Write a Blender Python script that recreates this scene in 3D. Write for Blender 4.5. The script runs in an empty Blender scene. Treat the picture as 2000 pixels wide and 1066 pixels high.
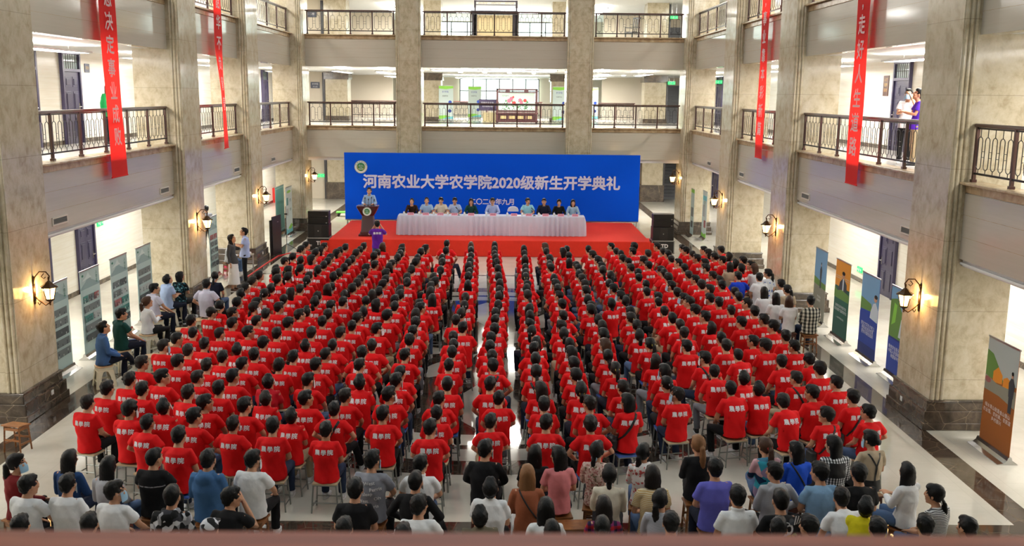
import bpy, bmesh, math, random
import numpy as np
from mathutils import Vector, Matrix
from mathutils.bvhtree import BVHTree
RNG = random.Random(7)
SC = bpy.context.scene

# ------------------------------------------------------------------ camera (on the second-floor gallery, looking down the hall)
F_PX, PITCH, YAW, ROLL, CAM_Z = 1887.14, 0.1836, 0.0104, -0.0104, 6.0
def cam_axes():
    cy, sy = math.cos(YAW), math.sin(YAW)
    f = Vector((sy * math.cos(PITCH), cy * math.cos(PITCH), -math.sin(PITCH))); r = Vector((cy, -sy, 0)); d = f.cross(r)
    cr, sr = math.cos(ROLL), math.sin(ROLL)
    return r * cr + d * sr, d * cr - r * sr, f
CR, CD, CF = cam_axes()
cam = bpy.data.cameras.new('camera'); cam_o = bpy.data.objects.new('camera', cam); SC.collection.objects.link(cam_o)
cam.sensor_width = 36.0; cam.lens = F_PX / 2000 * 36.0; cam.clip_start = 0.05; cam.clip_end = 300
cam_o.matrix_world = Matrix(((CR.x, -CD.x, -CF.x, 0), (CR.y, -CD.y, -CF.y, 0), (CR.z, -CD.z, -CF.z, CAM_Z), (0, 0, 0, 1)))
cam.dof.use_dof = True; cam.dof.focus_distance = 24.0; cam.dof.aperture_fstop = 4.0
SC.camera = cam_o

def ray(x, y): return CR * ((x - 1000) / F_PX) + CD * ((y - 533) / F_PX) + CF
def bz(x, y, z=0.0):
    """where the sight line through a photo pixel meets the level z"""
    d = ray(x, y); t = (z - CAM_Z) / d.z
    return Vector((d.x * t, d.y * t, z))

# ------------------------------------------------------------------ light
world = bpy.data.worlds.new('daylight'); SC.world = world; world.use_nodes = True
wn = world.node_tree.nodes; bgn = wn['Background']; bgn.inputs[0].default_value = (0.86, 0.965, 1.0, 1); bgn.inputs[1].default_value = SKY_STRENGTH = 0.78
SC.view_settings.view_transform = 'Standard'; SC.view_settings.look = 'None'; SC.view_settings.gamma = 1.0
SC.view_settings.exposure = 0.18; SC.view_settings.use_curve_mapping = False
cyc = SC.cycles
cyc.max_bounces = 6; cyc.diffuse_bounces = 3; cyc.glossy_bounces = 3; cyc.transmission_bounces = 3; cyc.transparent_max_bounces = 6
cyc.caustics_reflective = False; cyc.caustics_refractive = False; cyc.sample_clamp_indirect = 4.0
cyc.use_denoising = True; cyc.use_adaptive_sampling = True; cyc.adaptive_threshold = 0.02

# ------------------------------------------------------------------ materials
def lin(c):
    """an sRGB 0-255 colour as linear"""
    return tuple(((x / 255) / 12.92 if x / 255 <= .04045 else ((x / 255 + .055) / 1.055) ** 2.4) for x in c) + (1.0,)
M = {}
def mat(name, rgb, rough=.6, metal=0.0, spec=.5, emit=None, estr=0.0, sheen=0.0, trans=0.0, coat=0.0, alpha=1.0):
    m = bpy.data.materials.new(name); m.use_nodes = True; b = m.node_tree.nodes['Principled BSDF']
    b.inputs['Base Color'].default_value = lin(rgb); b.inputs['Roughness'].default_value = rough; b.inputs['Metallic'].default_value = metal
    b.inputs['Specular IOR Level'].default_value = spec; b.inputs['Coat Weight'].default_value = coat
    if emit: b.inputs['Emission Color'].default_value = lin(emit); b.inputs['Emission Strength'].default_value = estr
    if trans: b.inputs['Transmission Weight'].default_value = trans
    if alpha < 1: b.inputs['Alpha'].default_value = alpha
    m.diffuse_color = lin(rgb); M[name] = m; return m
class NT:
    """small shorthand for building shader node graphs"""
    def __init__(s, m): s.t = m.node_tree; s.b = s.t.nodes['Principled BSDF']
    def n(s, typ, **kw):
        x = s.t.nodes.new(typ)
        for k, v in kw.items(): setattr(x, k, v)
        return x
    def put(s, sock, v):
        if isinstance(v, bpy.types.NodeSocket): s.t.links.new(v, sock)
        elif v is not None: sock.default_value = v
    def math(s, op, a, b=None, c=None, clamp=False):
        x = s.n('ShaderNodeMath', operation=op, use_clamp=clamp)
        for i, v in enumerate((a, b, c)):
            if v is not None: s.put(x.inputs[i], v)
        return x.outputs[0]
    def coords(s, kind='Object'): return s.n('ShaderNodeTexCoord').outputs[kind]
    def xyz(s, v):
        x = s.n('ShaderNodeSeparateXYZ'); s.put(x.inputs[0], v); return x.outputs
    def noise(s, v, scale, detail=3.0, rough=.55, dist=0.0):
        x = s.n('ShaderNodeTexNoise'); s.put(x.inputs['Vector'], v); x.inputs['Scale'].default_value = scale; x.inputs['Detail'].default_value = detail
        x.inputs['Roughness'].default_value = rough; x.inputs['Distortion'].default_value = dist; return x.outputs['Fac']
    def mapv(s, v, scale=(1, 1, 1), loc=(0, 0, 0)):
        x = s.n('ShaderNodeMapping'); s.put(x.inputs[0], v); x.inputs['Scale'].default_value = scale; x.inputs['Location'].default_value = loc; return x.outputs[0]
    def ramp(s, f, stops):
        x = s.n('ShaderNodeValToRGB'); s.put(x.inputs[0], f); e = x.color_ramp.elements
        while len(e) < len(stops): e.new(.5)
        for i, (p, c) in enumerate(stops): e[i].position = p; e[i].color = lin(c)
        return x.outputs[0]
    def mix(s, f, a, b):
        x = s.n('ShaderNodeMix', data_type='RGBA'); s.put(x.inputs[0], f); s.put(x.inputs[6], a if isinstance(a, bpy.types.NodeSocket) else lin(a)); s.put(x.inputs[7], b if isinstance(b, bpy.types.NodeSocket) else lin(b)); return x.outputs[2]
    def band(s, v, lo, hi):
        return s.math('MULTIPLY', s.math('GREATER_THAN', v, lo), s.math('LESS_THAN', v, hi))
    def grid(s, v, period, width, off=0.0):
        """1 on lines every period"""
        return s.math('LESS_THAN', s.math('MODULO', s.math('ADD', v, 1000 * period + off), period), width)
    def col(s, c): s.put(s.b.inputs['Base Color'], c)
    def bump(s, h, strength=.2, dist=.02):
        x = s.n('ShaderNodeBump'); s.put(x.inputs['Height'], h); x.inputs['Strength'].default_value = strength; x.inputs['Distance'].default_value = dist
        s.t.links.new(x.outputs[0], s.b.inputs['Normal'])

# cloth of the students and of everyone else
def cloth(name, rgb, rough=.85, var=.10, weave=True):
    m = mat(name, rgb, rough, spec=.25); n = NT(m); c = n.coords('Object')
    f = n.noise(c, 9.0, 3.0)
    n.col(n.mix(f, tuple(x * (1 - var) for x in rgb), tuple(min(255, x * (1 + var * .6)) for x in rgb))); n.bump(n.noise(c, 22.0, 2.0), .22, .012); return m
def stripes(name, a, b, per, w, axis=2):
    m = mat(name, a, .85, spec=.2); n = NT(m); x = n.xyz(n.coords('Object')); n.col(n.mix(n.grid(x[axis], per, w), a, b)); return m
def plaid(name, a, b, c, per):
    m = mat(name, a, .85, spec=.2); n = NT(m); x = n.xyz(n.coords('Object'))
    g1 = n.grid(x[0], per, per * .5); g2 = n.grid(x[2], per, per * .5); t = n.math('MULTIPLY', n.math('ADD', g1, g2), .5)
    n.col(n.mix(t, n.mix(g1, a, c), b)); return m
def blotch(name, cols, scale, rough=.85):
    m = mat(name, cols[0][1], rough, spec=.2); n = NT(m)
    x = n.n('ShaderNodeTexVoronoi'); n.put(x.inputs['Vector'], n.coords('Object')); x.inputs['Scale'].default_value = scale
    r = n.ramp(n.xyz(x.outputs['Color'])[0], cols)
    r.node.color_ramp.interpolation = 'CONSTANT'; n.col(r); return m
mat('skin', (196, 146, 116), .55, spec=.35); mat('skin_tan', (176, 124, 94), .55, spec=.35); mat('eye', (22, 18, 16), .3); mat('lip', (160, 92, 84), .5)
def hairmat(name, rgb):
    m = mat(name, rgb, .5, spec=.22); n = NT(m); c = n.mapv(n.coords('Object'), (90, 90, 12)); n.bump(n.noise(c, 1.0, 3.0), .5, .01); return m
hairmat('hair', (9, 8, 9)); hairmat('hair_brown', (62, 40, 28)); hairmat('hair_light', (122, 84, 52)); hairmat('hair_dark', (24, 19, 17))
cloth('red_cloth', (216, 10, 16), .78, .06); cloth('crimson_cloth', (186, 18, 34)); mat('print_white', (238, 236, 238), .7)
cloth('black_cloth', (17, 17, 20)); cloth('navy_cloth', (20, 25, 42)); cloth('grey_cloth', (128, 131, 138)); cloth('jean_cloth', (74, 98, 134)); cloth('dark_jean', (38, 50, 74)); cloth('khaki_cloth', (176, 160, 130)); cloth('white_cloth', (226, 226, 228), .8, .03)
mat('shoe_white', (222, 222, 222), .5); mat('shoe_black', (18, 18, 20), .45); mat('shoe_brown', (74, 46, 34), .45); mat('mask_blue', (158, 198, 224), .8); mat('mask_white', (232, 236, 240), .8)
mat('strap_black', (16, 16, 18), .6); mat('tie_yellow', (222, 206, 90), .5)
# ------------------------------------------------------------------ helpers
COL = bpy.context.scene.collection
def V3(*a): return Vector(a)
def rnd(a, b): return RNG.uniform(a, b)

class MB:
    """collects vertices, faces and material slots for ONE mesh"""
    def __init__(s): s.v = []; s.f = []; s.m = []
    def add(s, verts, faces, mat=0):
        o = len(s.v); s.v.extend([tuple(p) for p in verts])
        for f in faces: s.f.append(tuple(i + o for i in f)); s.m.append(mat)
        return s
    def box(s, c, d, mat=0, rz=0.0, rx=0.0, taper=1.0):
        hx, hy, hz = d[0] / 2, d[1] / 2, d[2] / 2
        P = []
        M = Matrix.Rotation(rz, 3, 'Z') @ Matrix.Rotation(rx, 3, 'X')
        for z, t in ((-hz, 1.0), (hz, taper)):
            for x, y in ((-hx, -hy), (hx, -hy), (hx, hy), (-hx, hy)):
                P.append(Vector(c) + M @ Vector((x * t, y * t, z)))
        return s.add(P, [(3, 2, 1, 0), (4, 5, 6, 7), (0, 1, 5, 4), (1, 2, 6, 5), (2, 3, 7, 6), (3, 0, 4, 7)], mat)
    def bbox(s, x0, x1, y0, y1, z0, z1, mat=0):
        return s.box(((x0 + x1) / 2, (y0 + y1) / 2, (z0 + z1) / 2), (abs(x1 - x0), abs(y1 - y0), abs(z1 - z0)), mat)
    def tube(s, pts, rad, n=8, mat=0, flat=None, cap=0.5, up=(0, 0, 1), closed=False):
        pts = [Vector(p) for p in pts]; k = len(pts)
        if not isinstance(rad, (list, tuple)): rad = [rad] * k
        rings = []; prev = None
        for i in range(k):
            if closed: t = pts[(i + 1) % k] - pts[i - 1]
            else: t = pts[min(i + 1, k - 1)] - pts[max(i - 1, 0)]
            if t.length < 1e-9: t = Vector((0, 0, 1))
            t.normalize()
            if prev is None:
                u = Vector(up)
                if abs(u.dot(t)) > 0.95: u = Vector((0, 1, 0)) if abs(t.y) < 0.9 else Vector((1, 0, 0))
                a = u.cross(t).normalized()
            else:
                a = (prev - t * prev.dot(t)).normalized()
            prev = a; b = t.cross(a)
            r = rad[i]; ra, rb = (r if isinstance(r, (tuple, list)) else (r, r))
            rings.append([pts[i] + a * math.cos(2 * math.pi * j / n) * ra + b * math.sin(2 * math.pi * j / n) * rb for j in range(n)])
        vs = [p for r in rings for p in r]; fs = []
        for i in range(k if closed else k - 1):
            i2 = (i + 1) % k
            for j in range(n):
                fs.append((i * n + j, i * n + (j + 1) % n, i2 * n + (j + 1) % n, i2 * n + j))
        if not closed:
            if cap:
                def rr(x): return (sum(x) / 2 if isinstance(x, (tuple, list)) else x)
                d0 = (pts[0] - pts[1]).normalized() * rr(rad[0]) * cap; d1 = (pts[-1] - pts[-2]).normalized() * rr(rad[-1]) * cap
                c0 = len(vs); vs.append(pts[0] + d0); c1 = len(vs); vs.append(pts[-1] + d1)
                for j in range(n):
                    fs.append((c0, (j + 1) % n, j)); fs.append((c1, (k - 1) * n + j, (k - 1) * n + (j + 1) % n))
            else:
                fs.append(tuple(range(n - 1, -1, -1))); fs.append(tuple(range((k - 1) * n, k * n)))
        return s.add(vs, fs, mat)
    def ell(s, c, r, mat=0, nu=14, nv=9, M=None):
        vs = []; fs = []
        for i in range(nv + 1):
            th = math.pi * i / nv
            for j in range(nu):
                ph = 2 * math.pi * j / nu
                p = Vector((r[0] * math.sin(th) * math.cos(ph), r[1] * math.sin(th) * math.sin(ph), r[2] * math.cos(th)))
                vs.append((M @ p if M else p) + Vector(c))
        for i in range(nv):
            for j in range(nu):
                a, b, cc, d = i * nu + j, i * nu + (j + 1) % nu, (i + 1) * nu + (j + 1) % nu, (i + 1) * nu + j
                if i == 0: fs.append((a, d, cc))
                elif i == nv - 1: fs.append((a, d, b))
                else: fs.append((a, d, cc, b))
        return s.add(vs, fs, mat)
    def rings(s, rows, n=20, mat=0, p=2.4):
        """stacked superellipse rings: rows of (z, cx, cy, rx, ry)"""
        vs = []; fs = []
        for (z, cx, cy, rx, ry) in rows:
            for j in range(n):
                a = 2 * math.pi * j / n; c, q = math.cos(a), math.sin(a)
                vs.append((cx + rx * math.copysign(abs(c) ** (2 / p), c), cy + ry * math.copysign(abs(q) ** (2 / p), q), z))
        k = len(rows)
        for i in range(k - 1):
            for j in range(n):
                fs.append((i * n + j, i * n + (j + 1) % n, (i + 1) * n + (j + 1) % n, (i + 1) * n + j))
        fs.append(tuple(range(n - 1, -1, -1))); fs.append(tuple(range((k - 1) * n, k * n)))
        return s.add(vs, fs, mat)
    def lathe(s, prof, n=16, mat=0, c=(0, 0, 0)):
        vs = []; fs = []
        for (r, z) in prof:
            for j in range(n):
                a = 2 * math.pi * j / n
                vs.append((c[0] + r * math.cos(a), c[1] + r * math.sin(a), c[2] + z))
        k = len(prof)
        for i in range(k - 1):
            for j in range(n):
                fs.append((i * n + j, i * n + (j + 1) % n, (i + 1) * n + (j + 1) % n, (i + 1) * n + j))
        fs.append(tuple(range(n - 1, -1, -1))); fs.append(tuple(range((k - 1) * n, k * n)))
        return s.add(vs, fs, mat)
    def mesh(s, name, smooth=False):
        me = bpy.data.meshes.new(name); me.from_pydata(s.v, [], s.f)
        if any(s.m): me.polygons.foreach_set('material_index', s.m)
        if smooth: me.polygons.foreach_set('use_smooth', [True] * len(me.polygons))
        me.update(); return me

def link(name, me, mats, parent=None, loc=None, rot=None, bevel=0.0, smooth=False):
    o = bpy.data.objects.new(name, me)
    if not isinstance(mats, (list, tuple)): mats = [mats]
    if me is not None and len(me.materials) == 0:
        for m in mats: me.materials.append(m)
    COL.objects.link(o)
    if parent is not None: o.parent = parent
    if loc is not None: o.location = loc
    if rot is not None: o.rotation_euler = rot
    if bevel:
        b = o.modifiers.new('bevel', 'BEVEL'); b.width = bevel; b.segments = 2; b.limit_method = 'ANGLE'
    return o
def obj(name, mb, mats, parent=None, loc=None, rot=None, bevel=0.0, smooth=False):
    return link(name, mb.mesh(name, smooth), mats, parent, loc, rot, bevel)
def tag(o, label=None, cat=None, group=None, kind=None):
    if label: o['label'] = label
    if cat: o['category'] = cat
    if group: o['group'] = group
    if kind: o['kind'] = kind
    return o
def thing(name, label, cat, loc=(0, 0, 0), rz=0.0, group=None):
    o = bpy.data.objects.new(name, None); COL.objects.link(o)
    o.location = loc; o.rotation_euler = (0, 0, rz); o.empty_display_size = 0.2
    return tag(o, label, cat, group)
def struct(name, mb, mats, smooth=False, bevel=0.0):
    o = obj(name, mb, mats, smooth=smooth, bevel=bevel); o['kind'] = 'structure'; return o
def dup(root, loc, rz=None, label=None, group=None):
    kids = {}
    for ch in root.children: kids[ch] = list(ch.children)
    r = root.copy(); COL.objects.link(r); r.location = loc
    if rz is not None: r.rotation_euler = (0, 0, rz)
    if label: r['label'] = label
    if group: r['group'] = group
    for ch, gk in kids.items():
        c = ch.copy(); COL.objects.link(c); c.parent = r
        for g in gk:
            d = g.copy(); COL.objects.link(d); d.parent = c
    return r

_tmp = []
def evaluated(me, mods, name='tmp'):
    """mesh data after a list of (type, settings) modifiers"""
    o = bpy.data.objects.new(name, me); COL.objects.link(o)
    for typ, kw in mods:
        m = o.modifiers.new(typ, typ)
        for k, v in kw.items(): setattr(m, k, v)
    dg = bpy.context.evaluated_depsgraph_get(); dg.update()
    out = bpy.data.meshes.new_from_object(o.evaluated_get(dg), depsgraph=dg)
    bpy.data.objects.remove(o); return out
def fuse(mb, name, voxel=0.01, smooth=4, faces=2500, noise=None):
    """one continuous skin over overlapping lofts"""
    me = mb.mesh(name + '_raw')
    mods = [('REMESH', dict(mode='VOXEL', voxel_size=voxel, use_smooth_shade=True))]
    if smooth: mods.append(('SMOOTH', dict(factor=0.5, iterations=smooth)))
    a = evaluated(me, mods); bpy.data.meshes.remove(me)
    if noise:
        amp, sc, seed = noise; co = np.empty(len(a.vertices) * 3); a.vertices.foreach_get('co', co); co = co.reshape(-1, 3)
        no = np.empty(len(a.vertices) * 3); a.vertex_normals.foreach_get('vector', no); no = no.reshape(-1, 3)
        p = co * sc + seed
        w = np.sin(p[:, 0] * 2.1 + np.sin(p[:, 2] * 1.7) * 1.3) * np.sin(p[:, 2] * 2.6 + np.sin(p[:, 0] * 2.3 + p[:, 1]) * 1.6) + 0.5 * np.sin(p[:, 0] * 5.3 + p[:, 2] * 3.1 + p[:, 1] * 4.1)
        co = co + no * (w * amp)[:, None]; a.vertices.foreach_set('co', co.reshape(-1)); a.update()
    nf = len(a.polygons) * 2
    if faces and nf > faces:
        b = evaluated(a, [('DECIMATE', dict(ratio=faces / nf))]); bpy.data.meshes.remove(a); a = b
    a.name = name
    a.polygons.foreach_set('use_smooth', [True] * len(a.polygons)); a.update()
    return a

BOLD = ((0, 0), (1, .3), (-1, -.3), (.3, -1), (-.3, 1), (.75, .75), (-.75, -.75))
def text_mesh(txt, size, extrude=0.0, bold=0.0, spacing=1.0, align='CENTER'):
    cu = bpy.data.curves.new('txt', 'FONT'); cu.body = txt; cu.size = size; cu.extrude = extrude; cu.offset = bold
    cu.align_x = align; cu.align_y = 'CENTER'; cu.space_character = spacing; cu.resolution_u = 2
    o = bpy.data.objects.new('txt', cu); COL.objects.link(o)
    dg = bpy.context.evaluated_depsgraph_get(); dg.update()
    me = bpy.data.meshes.new_from_object(o.evaluated_get(dg), depsgraph=dg)
    bpy.data.objects.remove(o); bpy.data.curves.remove(cu)
    me.materials.clear(); return me
def mesh_arrays(me):
    n = len(me.vertices); co = np.empty(n * 3); me.vertices.foreach_get('co', co)
    return co.reshape(-1, 3), [tuple(p.vertices) for p in me.polygons]
def text_into(mb, txt, size, M, mat, bold=0.0, spacing=1.0, align='CENTER'):
    """adds flat lettering to a mesh; M places it (text lies in its local XY plane)"""
    me = text_mesh(txt, size, 0.0, 0.0, spacing, align); co, fs = mesh_arrays(me); bpy.data.meshes.remove(me)
    for k, (dx, dy) in enumerate(BOLD if bold else BOLD[:1]): mb.add([M @ Vector((c[0] + dx * bold, c[1] + dy * bold, .0003 * k)) for c in co], fs, mat)
def plane_M(origin, ex, ey):
    ex = Vector(ex).normalized(); ey = Vector(ey).normalized(); ez = ex.cross(ey)
    return Matrix(((ex.x, ey.x, ez.x, origin[0]), (ex.y, ey.y, ez.y, origin[1]), (ex.z, ey.z, ez.z, origin[2]), (0, 0, 0, 1)))
# ------------------------------------------------------------------ people
def rotm(yaw=0.0, pitch=0.0, roll=0.0):
    return Matrix.Rotation(yaw, 3, 'Z') @ Matrix.Rotation(-pitch, 3, 'X') @ Matrix.Rotation(roll, 3, 'Y')

SIT_M = dict(pz=0.53, female=False)
class Fig:
    """joint positions of one figure, facing +Y, feet on z=0"""
    def __init__(s, female=False, sit=True, lean=0.0, slouch=0.03, yaw=0.0, pitch=0.0, roll=0.0, arms='lap', legs='rest', k=1.0, table=False):
        s.female, s.sit, s.k = female, sit, k
        w = 0.92 if female else 1.0
        s.w = w
        pz = 0.535 if sit else 0.95
        s.pel = Vector((0, 0, pz))
        L = 0.555 if not female else 0.525
        A = Matrix.Rotation(-lean, 3, 'X')
        def sp(t, bow): return s.pel + A @ Vector((0, -bow, L * t))
        s.sp = [sp(0, 0), sp(0.3, slouch * 0.9), sp(0.6, slouch * 1.5), sp(0.85, slouch), sp(1.0, 0.2 * slouch)]
        s.A = A
        s.neck = s.sp[4]
        nl = A @ Vector((0, 0.018, 0.040))
        s.skull = s.neck + nl                      # pivot of the head
        s.H = rotm(yaw, pitch, roll)
        s.hc = s.skull + s.H @ Vector((0, 0.022, 0.092))
        sw = 0.166 * w
        s.sh = [s.sp[3] + A @ Vector((q * sw, 0.0, 0.022)) for q in (-1, 1)]
        E, Wr = [], []
        for i, q in enumerate((-1, 1)):
            S = s.sh[i]; a = arms[i] if isinstance(arms, (tuple, list)) else arms
            if a == 'lap':    e = S + A @ Vector((q * 0.055, 0.06, -0.265)); h = Vector((q * 0.09, 0.30, pz + 0.085))
            elif a == 'knee': e = S + A @ Vector((q * 0.085, 0.13, -0.24)); h = Vector((q * 0.15, 0.38, pz + 0.075))
            elif a == 'elbow': e = S + A @ Vector((q * 0.16, 0.02, -0.22)); h = Vector((q * 0.17, 0.23, pz + 0.08))
            elif a == 'cross': e = S + A @ Vector((q * 0.06, 0.09, -0.25)); h = S + A @ Vector((-q * 0.05, 0.27, -0.22))
            elif a == 'phone': e = S + A @ Vector((q * 0.03, 0.10, -0.25)); h = S + A @ Vector((-q * 0.10, 0.30, -0.20))
            elif a == 'side': e = S + A @ Vector((q * 0.05, -0.03, -0.28)); h = S + Vector((q * 0.055, 0.03, -0.53))
            elif a == 'face': e = S + A @ Vector((q * 0.09, 0.20, -0.19)); h = s.hc + Vector((q * 0.085, 0.10, -0.06))
            elif a == 'camera': e = S + A @ Vector((q * 0.12, 0.17, -0.17)); h = s.hc + Vector((q * 0.06, 0.17, -0.01))
            elif a == 'desk': e = S + A @ Vector((q * 0.09, 0.10, -0.24)); h = S + A @ Vector((-q * 0.02, 0.30, -0.27))
            elif a == 'podium': e = S + A @ Vector((q * 0.08, 0.05, -0.27)); h = S + A @ Vector((q * 0.0, 0.28, -0.26))
            elif a == 'hip': e = S + A @ Vector((q * 0.19, -0.05, -0.22)); h = Vector((q * 0.19, 0.06, pz + 0.06))
            E.append(e); Wr.append(h)
        s.el, s.wr = E, Wr
        K, An = [], []
        hw = 0.095 * w
        s.hip = [s.pel + Vector((q * hw, 0.0, -0.005)) for q in (-1, 1)]
        for i, q in enumerate((-1, 1)):
            l = legs[i] if isinstance(legs, (tuple, list)) else legs
            if not sit:
                K.append(Vector((q * 0.105, 0.015, 0.50))); An.append(Vector((q * 0.11, -0.01, 0.085)))
            elif l == 'rest': K.append(Vector((q * 0.13, 0.43, 0.51))); An.append(Vector((q * 0.13, 0.40, 0.085)))
            elif l == 'wide': K.append(Vector((q * 0.24, 0.39, 0.51))); An.append(Vector((q * 0.22, 0.34, 0.085)))
            elif l == 'back': K.append(Vector((q * 0.12, 0.42, 0.505))); An.append(Vector((q * 0.11, 0.22, 0.085)))
            elif l == 'out':  K.append(Vector((q * 0.20, 0.42, 0.51))); An.append(Vector((q * 0.26, 0.62, 0.085)))
            elif l == 'over': K.append(Vector((q * 0.02, 0.45, 0.60))); An.append(Vector((-q * 0.22, 0.62, 0.36)))
            elif l == 'floor': K.append(Vector((q * 0.26, 0.30, 0.30))); An.append(Vector((-q * 0.05, 0.36, 0.07)))
        s.kn, s.an = K, An

def arm_tube(mb, f, i, r, mat=0, stop=None, n=10):
    S, e, w = f.sh[i], f.el[i], f.wr[i]
    mb.tube([S, S.lerp(e, .5), e, e.lerp(w, .5), w], [r[0], r[1], r[2], r[3], r[4]], n, mat)
def hand(mb, f, i):
    q = (-1, 1)[i]; w = f.wr[i]; d = (w - f.el[i]).normalized()
    side = d.cross(Vector((0, 0, 1)));  side = side.normalized() if side.length > .1 else Vector((1, 0, 0))
    nrm = side.cross(d).normalized(); k = 0.92 if f.female else 1.0
    pc = w + d * 0.045 * k
    mb.tube([w - d * .01, w + d * .03 * k, w + d * .085 * k], [(.026 * k, .019 * k), (.038 * k, .017 * k), (.040 * k, .014 * k)], 10, 0, up=tuple(nrm))
    for j, (o, ln) in enumerate(((-.031, .066), (-.0105, .078), (.0105, .074), (.031, .058))):
        b = w + d * .085 * k + side * o * k; ln *= k
        mb.tube([b, b + d * ln * .45 - nrm * .004, b + d * ln * .8 - nrm * .018, b + d * ln - nrm * .034], [.0095 * k, .009 * k, .0085 * k, .007 * k], 6, 0)
    tb = w + d * .025 * k - side * q * .036 * k
    mb.tube([tb, tb + d * .03 * k - side * q * .022 * k, tb + d * .062 * k - side * q * .030 * k - nrm * .012], [.0125 * k, .0105 * k, .008 * k], 6, 0)
def head_blob(mb, f):
    k = 1.05 if f.female else 1.09
    M = f.H; c = f.hc
    def E(p, r): mb.ell(c + M @ (Vector(p) * k), tuple(x * k for x in r), 0, 16, 11, M)
    E((0, -.008, .022), (.077, .096, .102)); E((0, .022, -.055), (.060, .068, .068)); E((0, .060, -.098), (.028, .026, .020))
    E((0, .080, .030), (.050, .014, .012)); E((0, .082, -.066), (.024, .012, .010))
    for q in (-1, 1):
        E((q * .079, -.006, -.008), (.010, .020, .034)); E((q * .036, .074, -.022), (.026, .018, .022))
    mb.tube([c + M @ (Vector((0, .088, .022)) * k), c + M @ (Vector((0, .102, -.012)) * k), c + M @ (Vector((0, .098, -.028)) * k)], [.009 * k, .014 * k, .015 * k], 8, 0)
    r = .050 if f.female else .058
    mb.tube([f.neck + Vector((0, 0, -.04)), f.neck, f.skull + Vector((0, .01, 0)), c + M @ (Vector((0, -.01, -.03)) * k)], [r * 1.25, r * 1.08, r, r * .95], 12, 0)
def paint_face(me, f):
    k = 1.05 if f.female else 1.09; Mi = f.H.transposed(); c = f.hc
    idx = []
    for p in me.polygons:
        q = (Mi @ (p.center - c)) / k; m = 0
        if q.y > .05:
            ax = abs(q.x)
            if .018 < ax < .048 and abs(q.z - .012) < .0065: m = 1
            elif .015 < ax < .052 and .034 < q.z < .044: m = 2
            elif ax < .025 and abs(q.z + .066) < .008: m = 3
        idx.append(m)
    me.polygons.foreach_set('material_index', idx)
def body_mesh(f, name, faces=3000):
    mb = MB(); head_blob(mb, f)
    w = f.w
    mb.tube([f.sp[0], f.sp[1], f.sp[2], f.sp[3], f.neck + Vector((0, 0, -.03))], [(.125 * w, .10), (.115 * w, .085), (.125 * w, .085), (.12 * w, .075), (.055, .05)], 14, 0, up=(0, 1, 0))
    a = .86 if f.female else 1.0
    for i in (0, 1):
        mb.tube([f.sp[3].lerp(f.sh[i], .3), f.sh[i]], [.05, .048 * a], 8, 0)
        arm_tube(mb, f, i, (.050 * a, .046 * a, .040 * a, .037 * a, .027 * a)); hand(mb, f, i)
        mb.tube([f.pel + Vector((0, 0, .02)), f.hip[i]], [.08, .07], 8, 0)
        mb.tube([f.hip[i], f.hip[i].lerp(f.kn[i], .5), f.kn[i], f.kn[i].lerp(f.an[i], .35), f.an[i]], [.070, .064, .05, .047, .034], 10, 0)
    me = fuse(mb, name, 0.0075, 2, faces); paint_face(me, f); return me

def shirt_mesh(f, name, sleeve='short', text=None, hood=False, collar=False, faces=2200, seed=0.0, skirt=0.0, loose=1.0):
    mb = MB(); w = f.w * loose; A = f.A
    rows = []
    hem = f.pel + Vector((0, 0, -.06 if f.sit else -.10))
    P = [hem, f.pel + A @ Vector((0, -.008, .06)), f.sp[1], f.sp[2], f.sp[3], f.sp[3].lerp(f.sp[4], .45), f.sp[4] + Vector((0, 0, -.012))]
    if f.female: R = [(.182, .168), (.170, .140), (.150, .112), (.163, .118), (.165, .104), (.112, .080), (.060, .054)]
    else: R = [(.194, .172), (.184, .148), (.176, .122), (.190, .125), (.184, .110), (.124, .084), (.068, .060)]
    mb.tube(P, [(a * w, b * loose) for a, b in R], 22, 0, up=(0, 1, 0), cap=0.02)
    a = (.88 if f.female else 1.0) * loose
    for i in (0, 1):
        S, e, wr = f.sh[i], f.el[i], f.wr[i]
        inn = f.sp[3].lerp(S, .25)
        if sleeve == 'short':
            t = .66; pts = [inn, S + Vector((0, 0, -.008)), S.lerp(e, .35), S.lerp(e, t)]; rr = [.066, .066 * a, .067 * a, .071 * a]
            mb.tube(pts, rr, 12, 0, cap=0.0)
        else:
            pts = [inn, S + Vector((0, 0, -.008)), S.lerp(e, .5), e, e.lerp(wr, .5), e.lerp(wr, .93)]; rr = [.066, .066 * a, .063 * a, .057 * a, .052 * a, .042 * a]
            mb.tube(pts, rr, 12, 0, cap=0.0)
    if hood:
        b = f.sp[4] + A @ Vector((0, -.105, -.065)); mb.ell(b, (.125, .062, .095), 0)
        mb.tube([f.sp[4] + Vector((x, y, .0)) for x, y in ((-.09, -.02), (-.06, -.08), (0, -.10), (.06, -.08), (.09, -.02))], .032, 8, 0)
    if collar:
        mb.tube([f.sp[4] + A @ Vector((.068 * math.cos(t), .062 * math.sin(t) - .002, .014 + .006 * math.sin(-t))) for t in np.linspace(0, 2 * math.pi, 14)[:-1]], .017, 6, 0, closed=True)
    me = fuse(mb, name, 0.011, 3, faces, noise=(0.0042, 9.0, seed))
    if text: me = letter_back(me, f, text, name)
    return me
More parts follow.
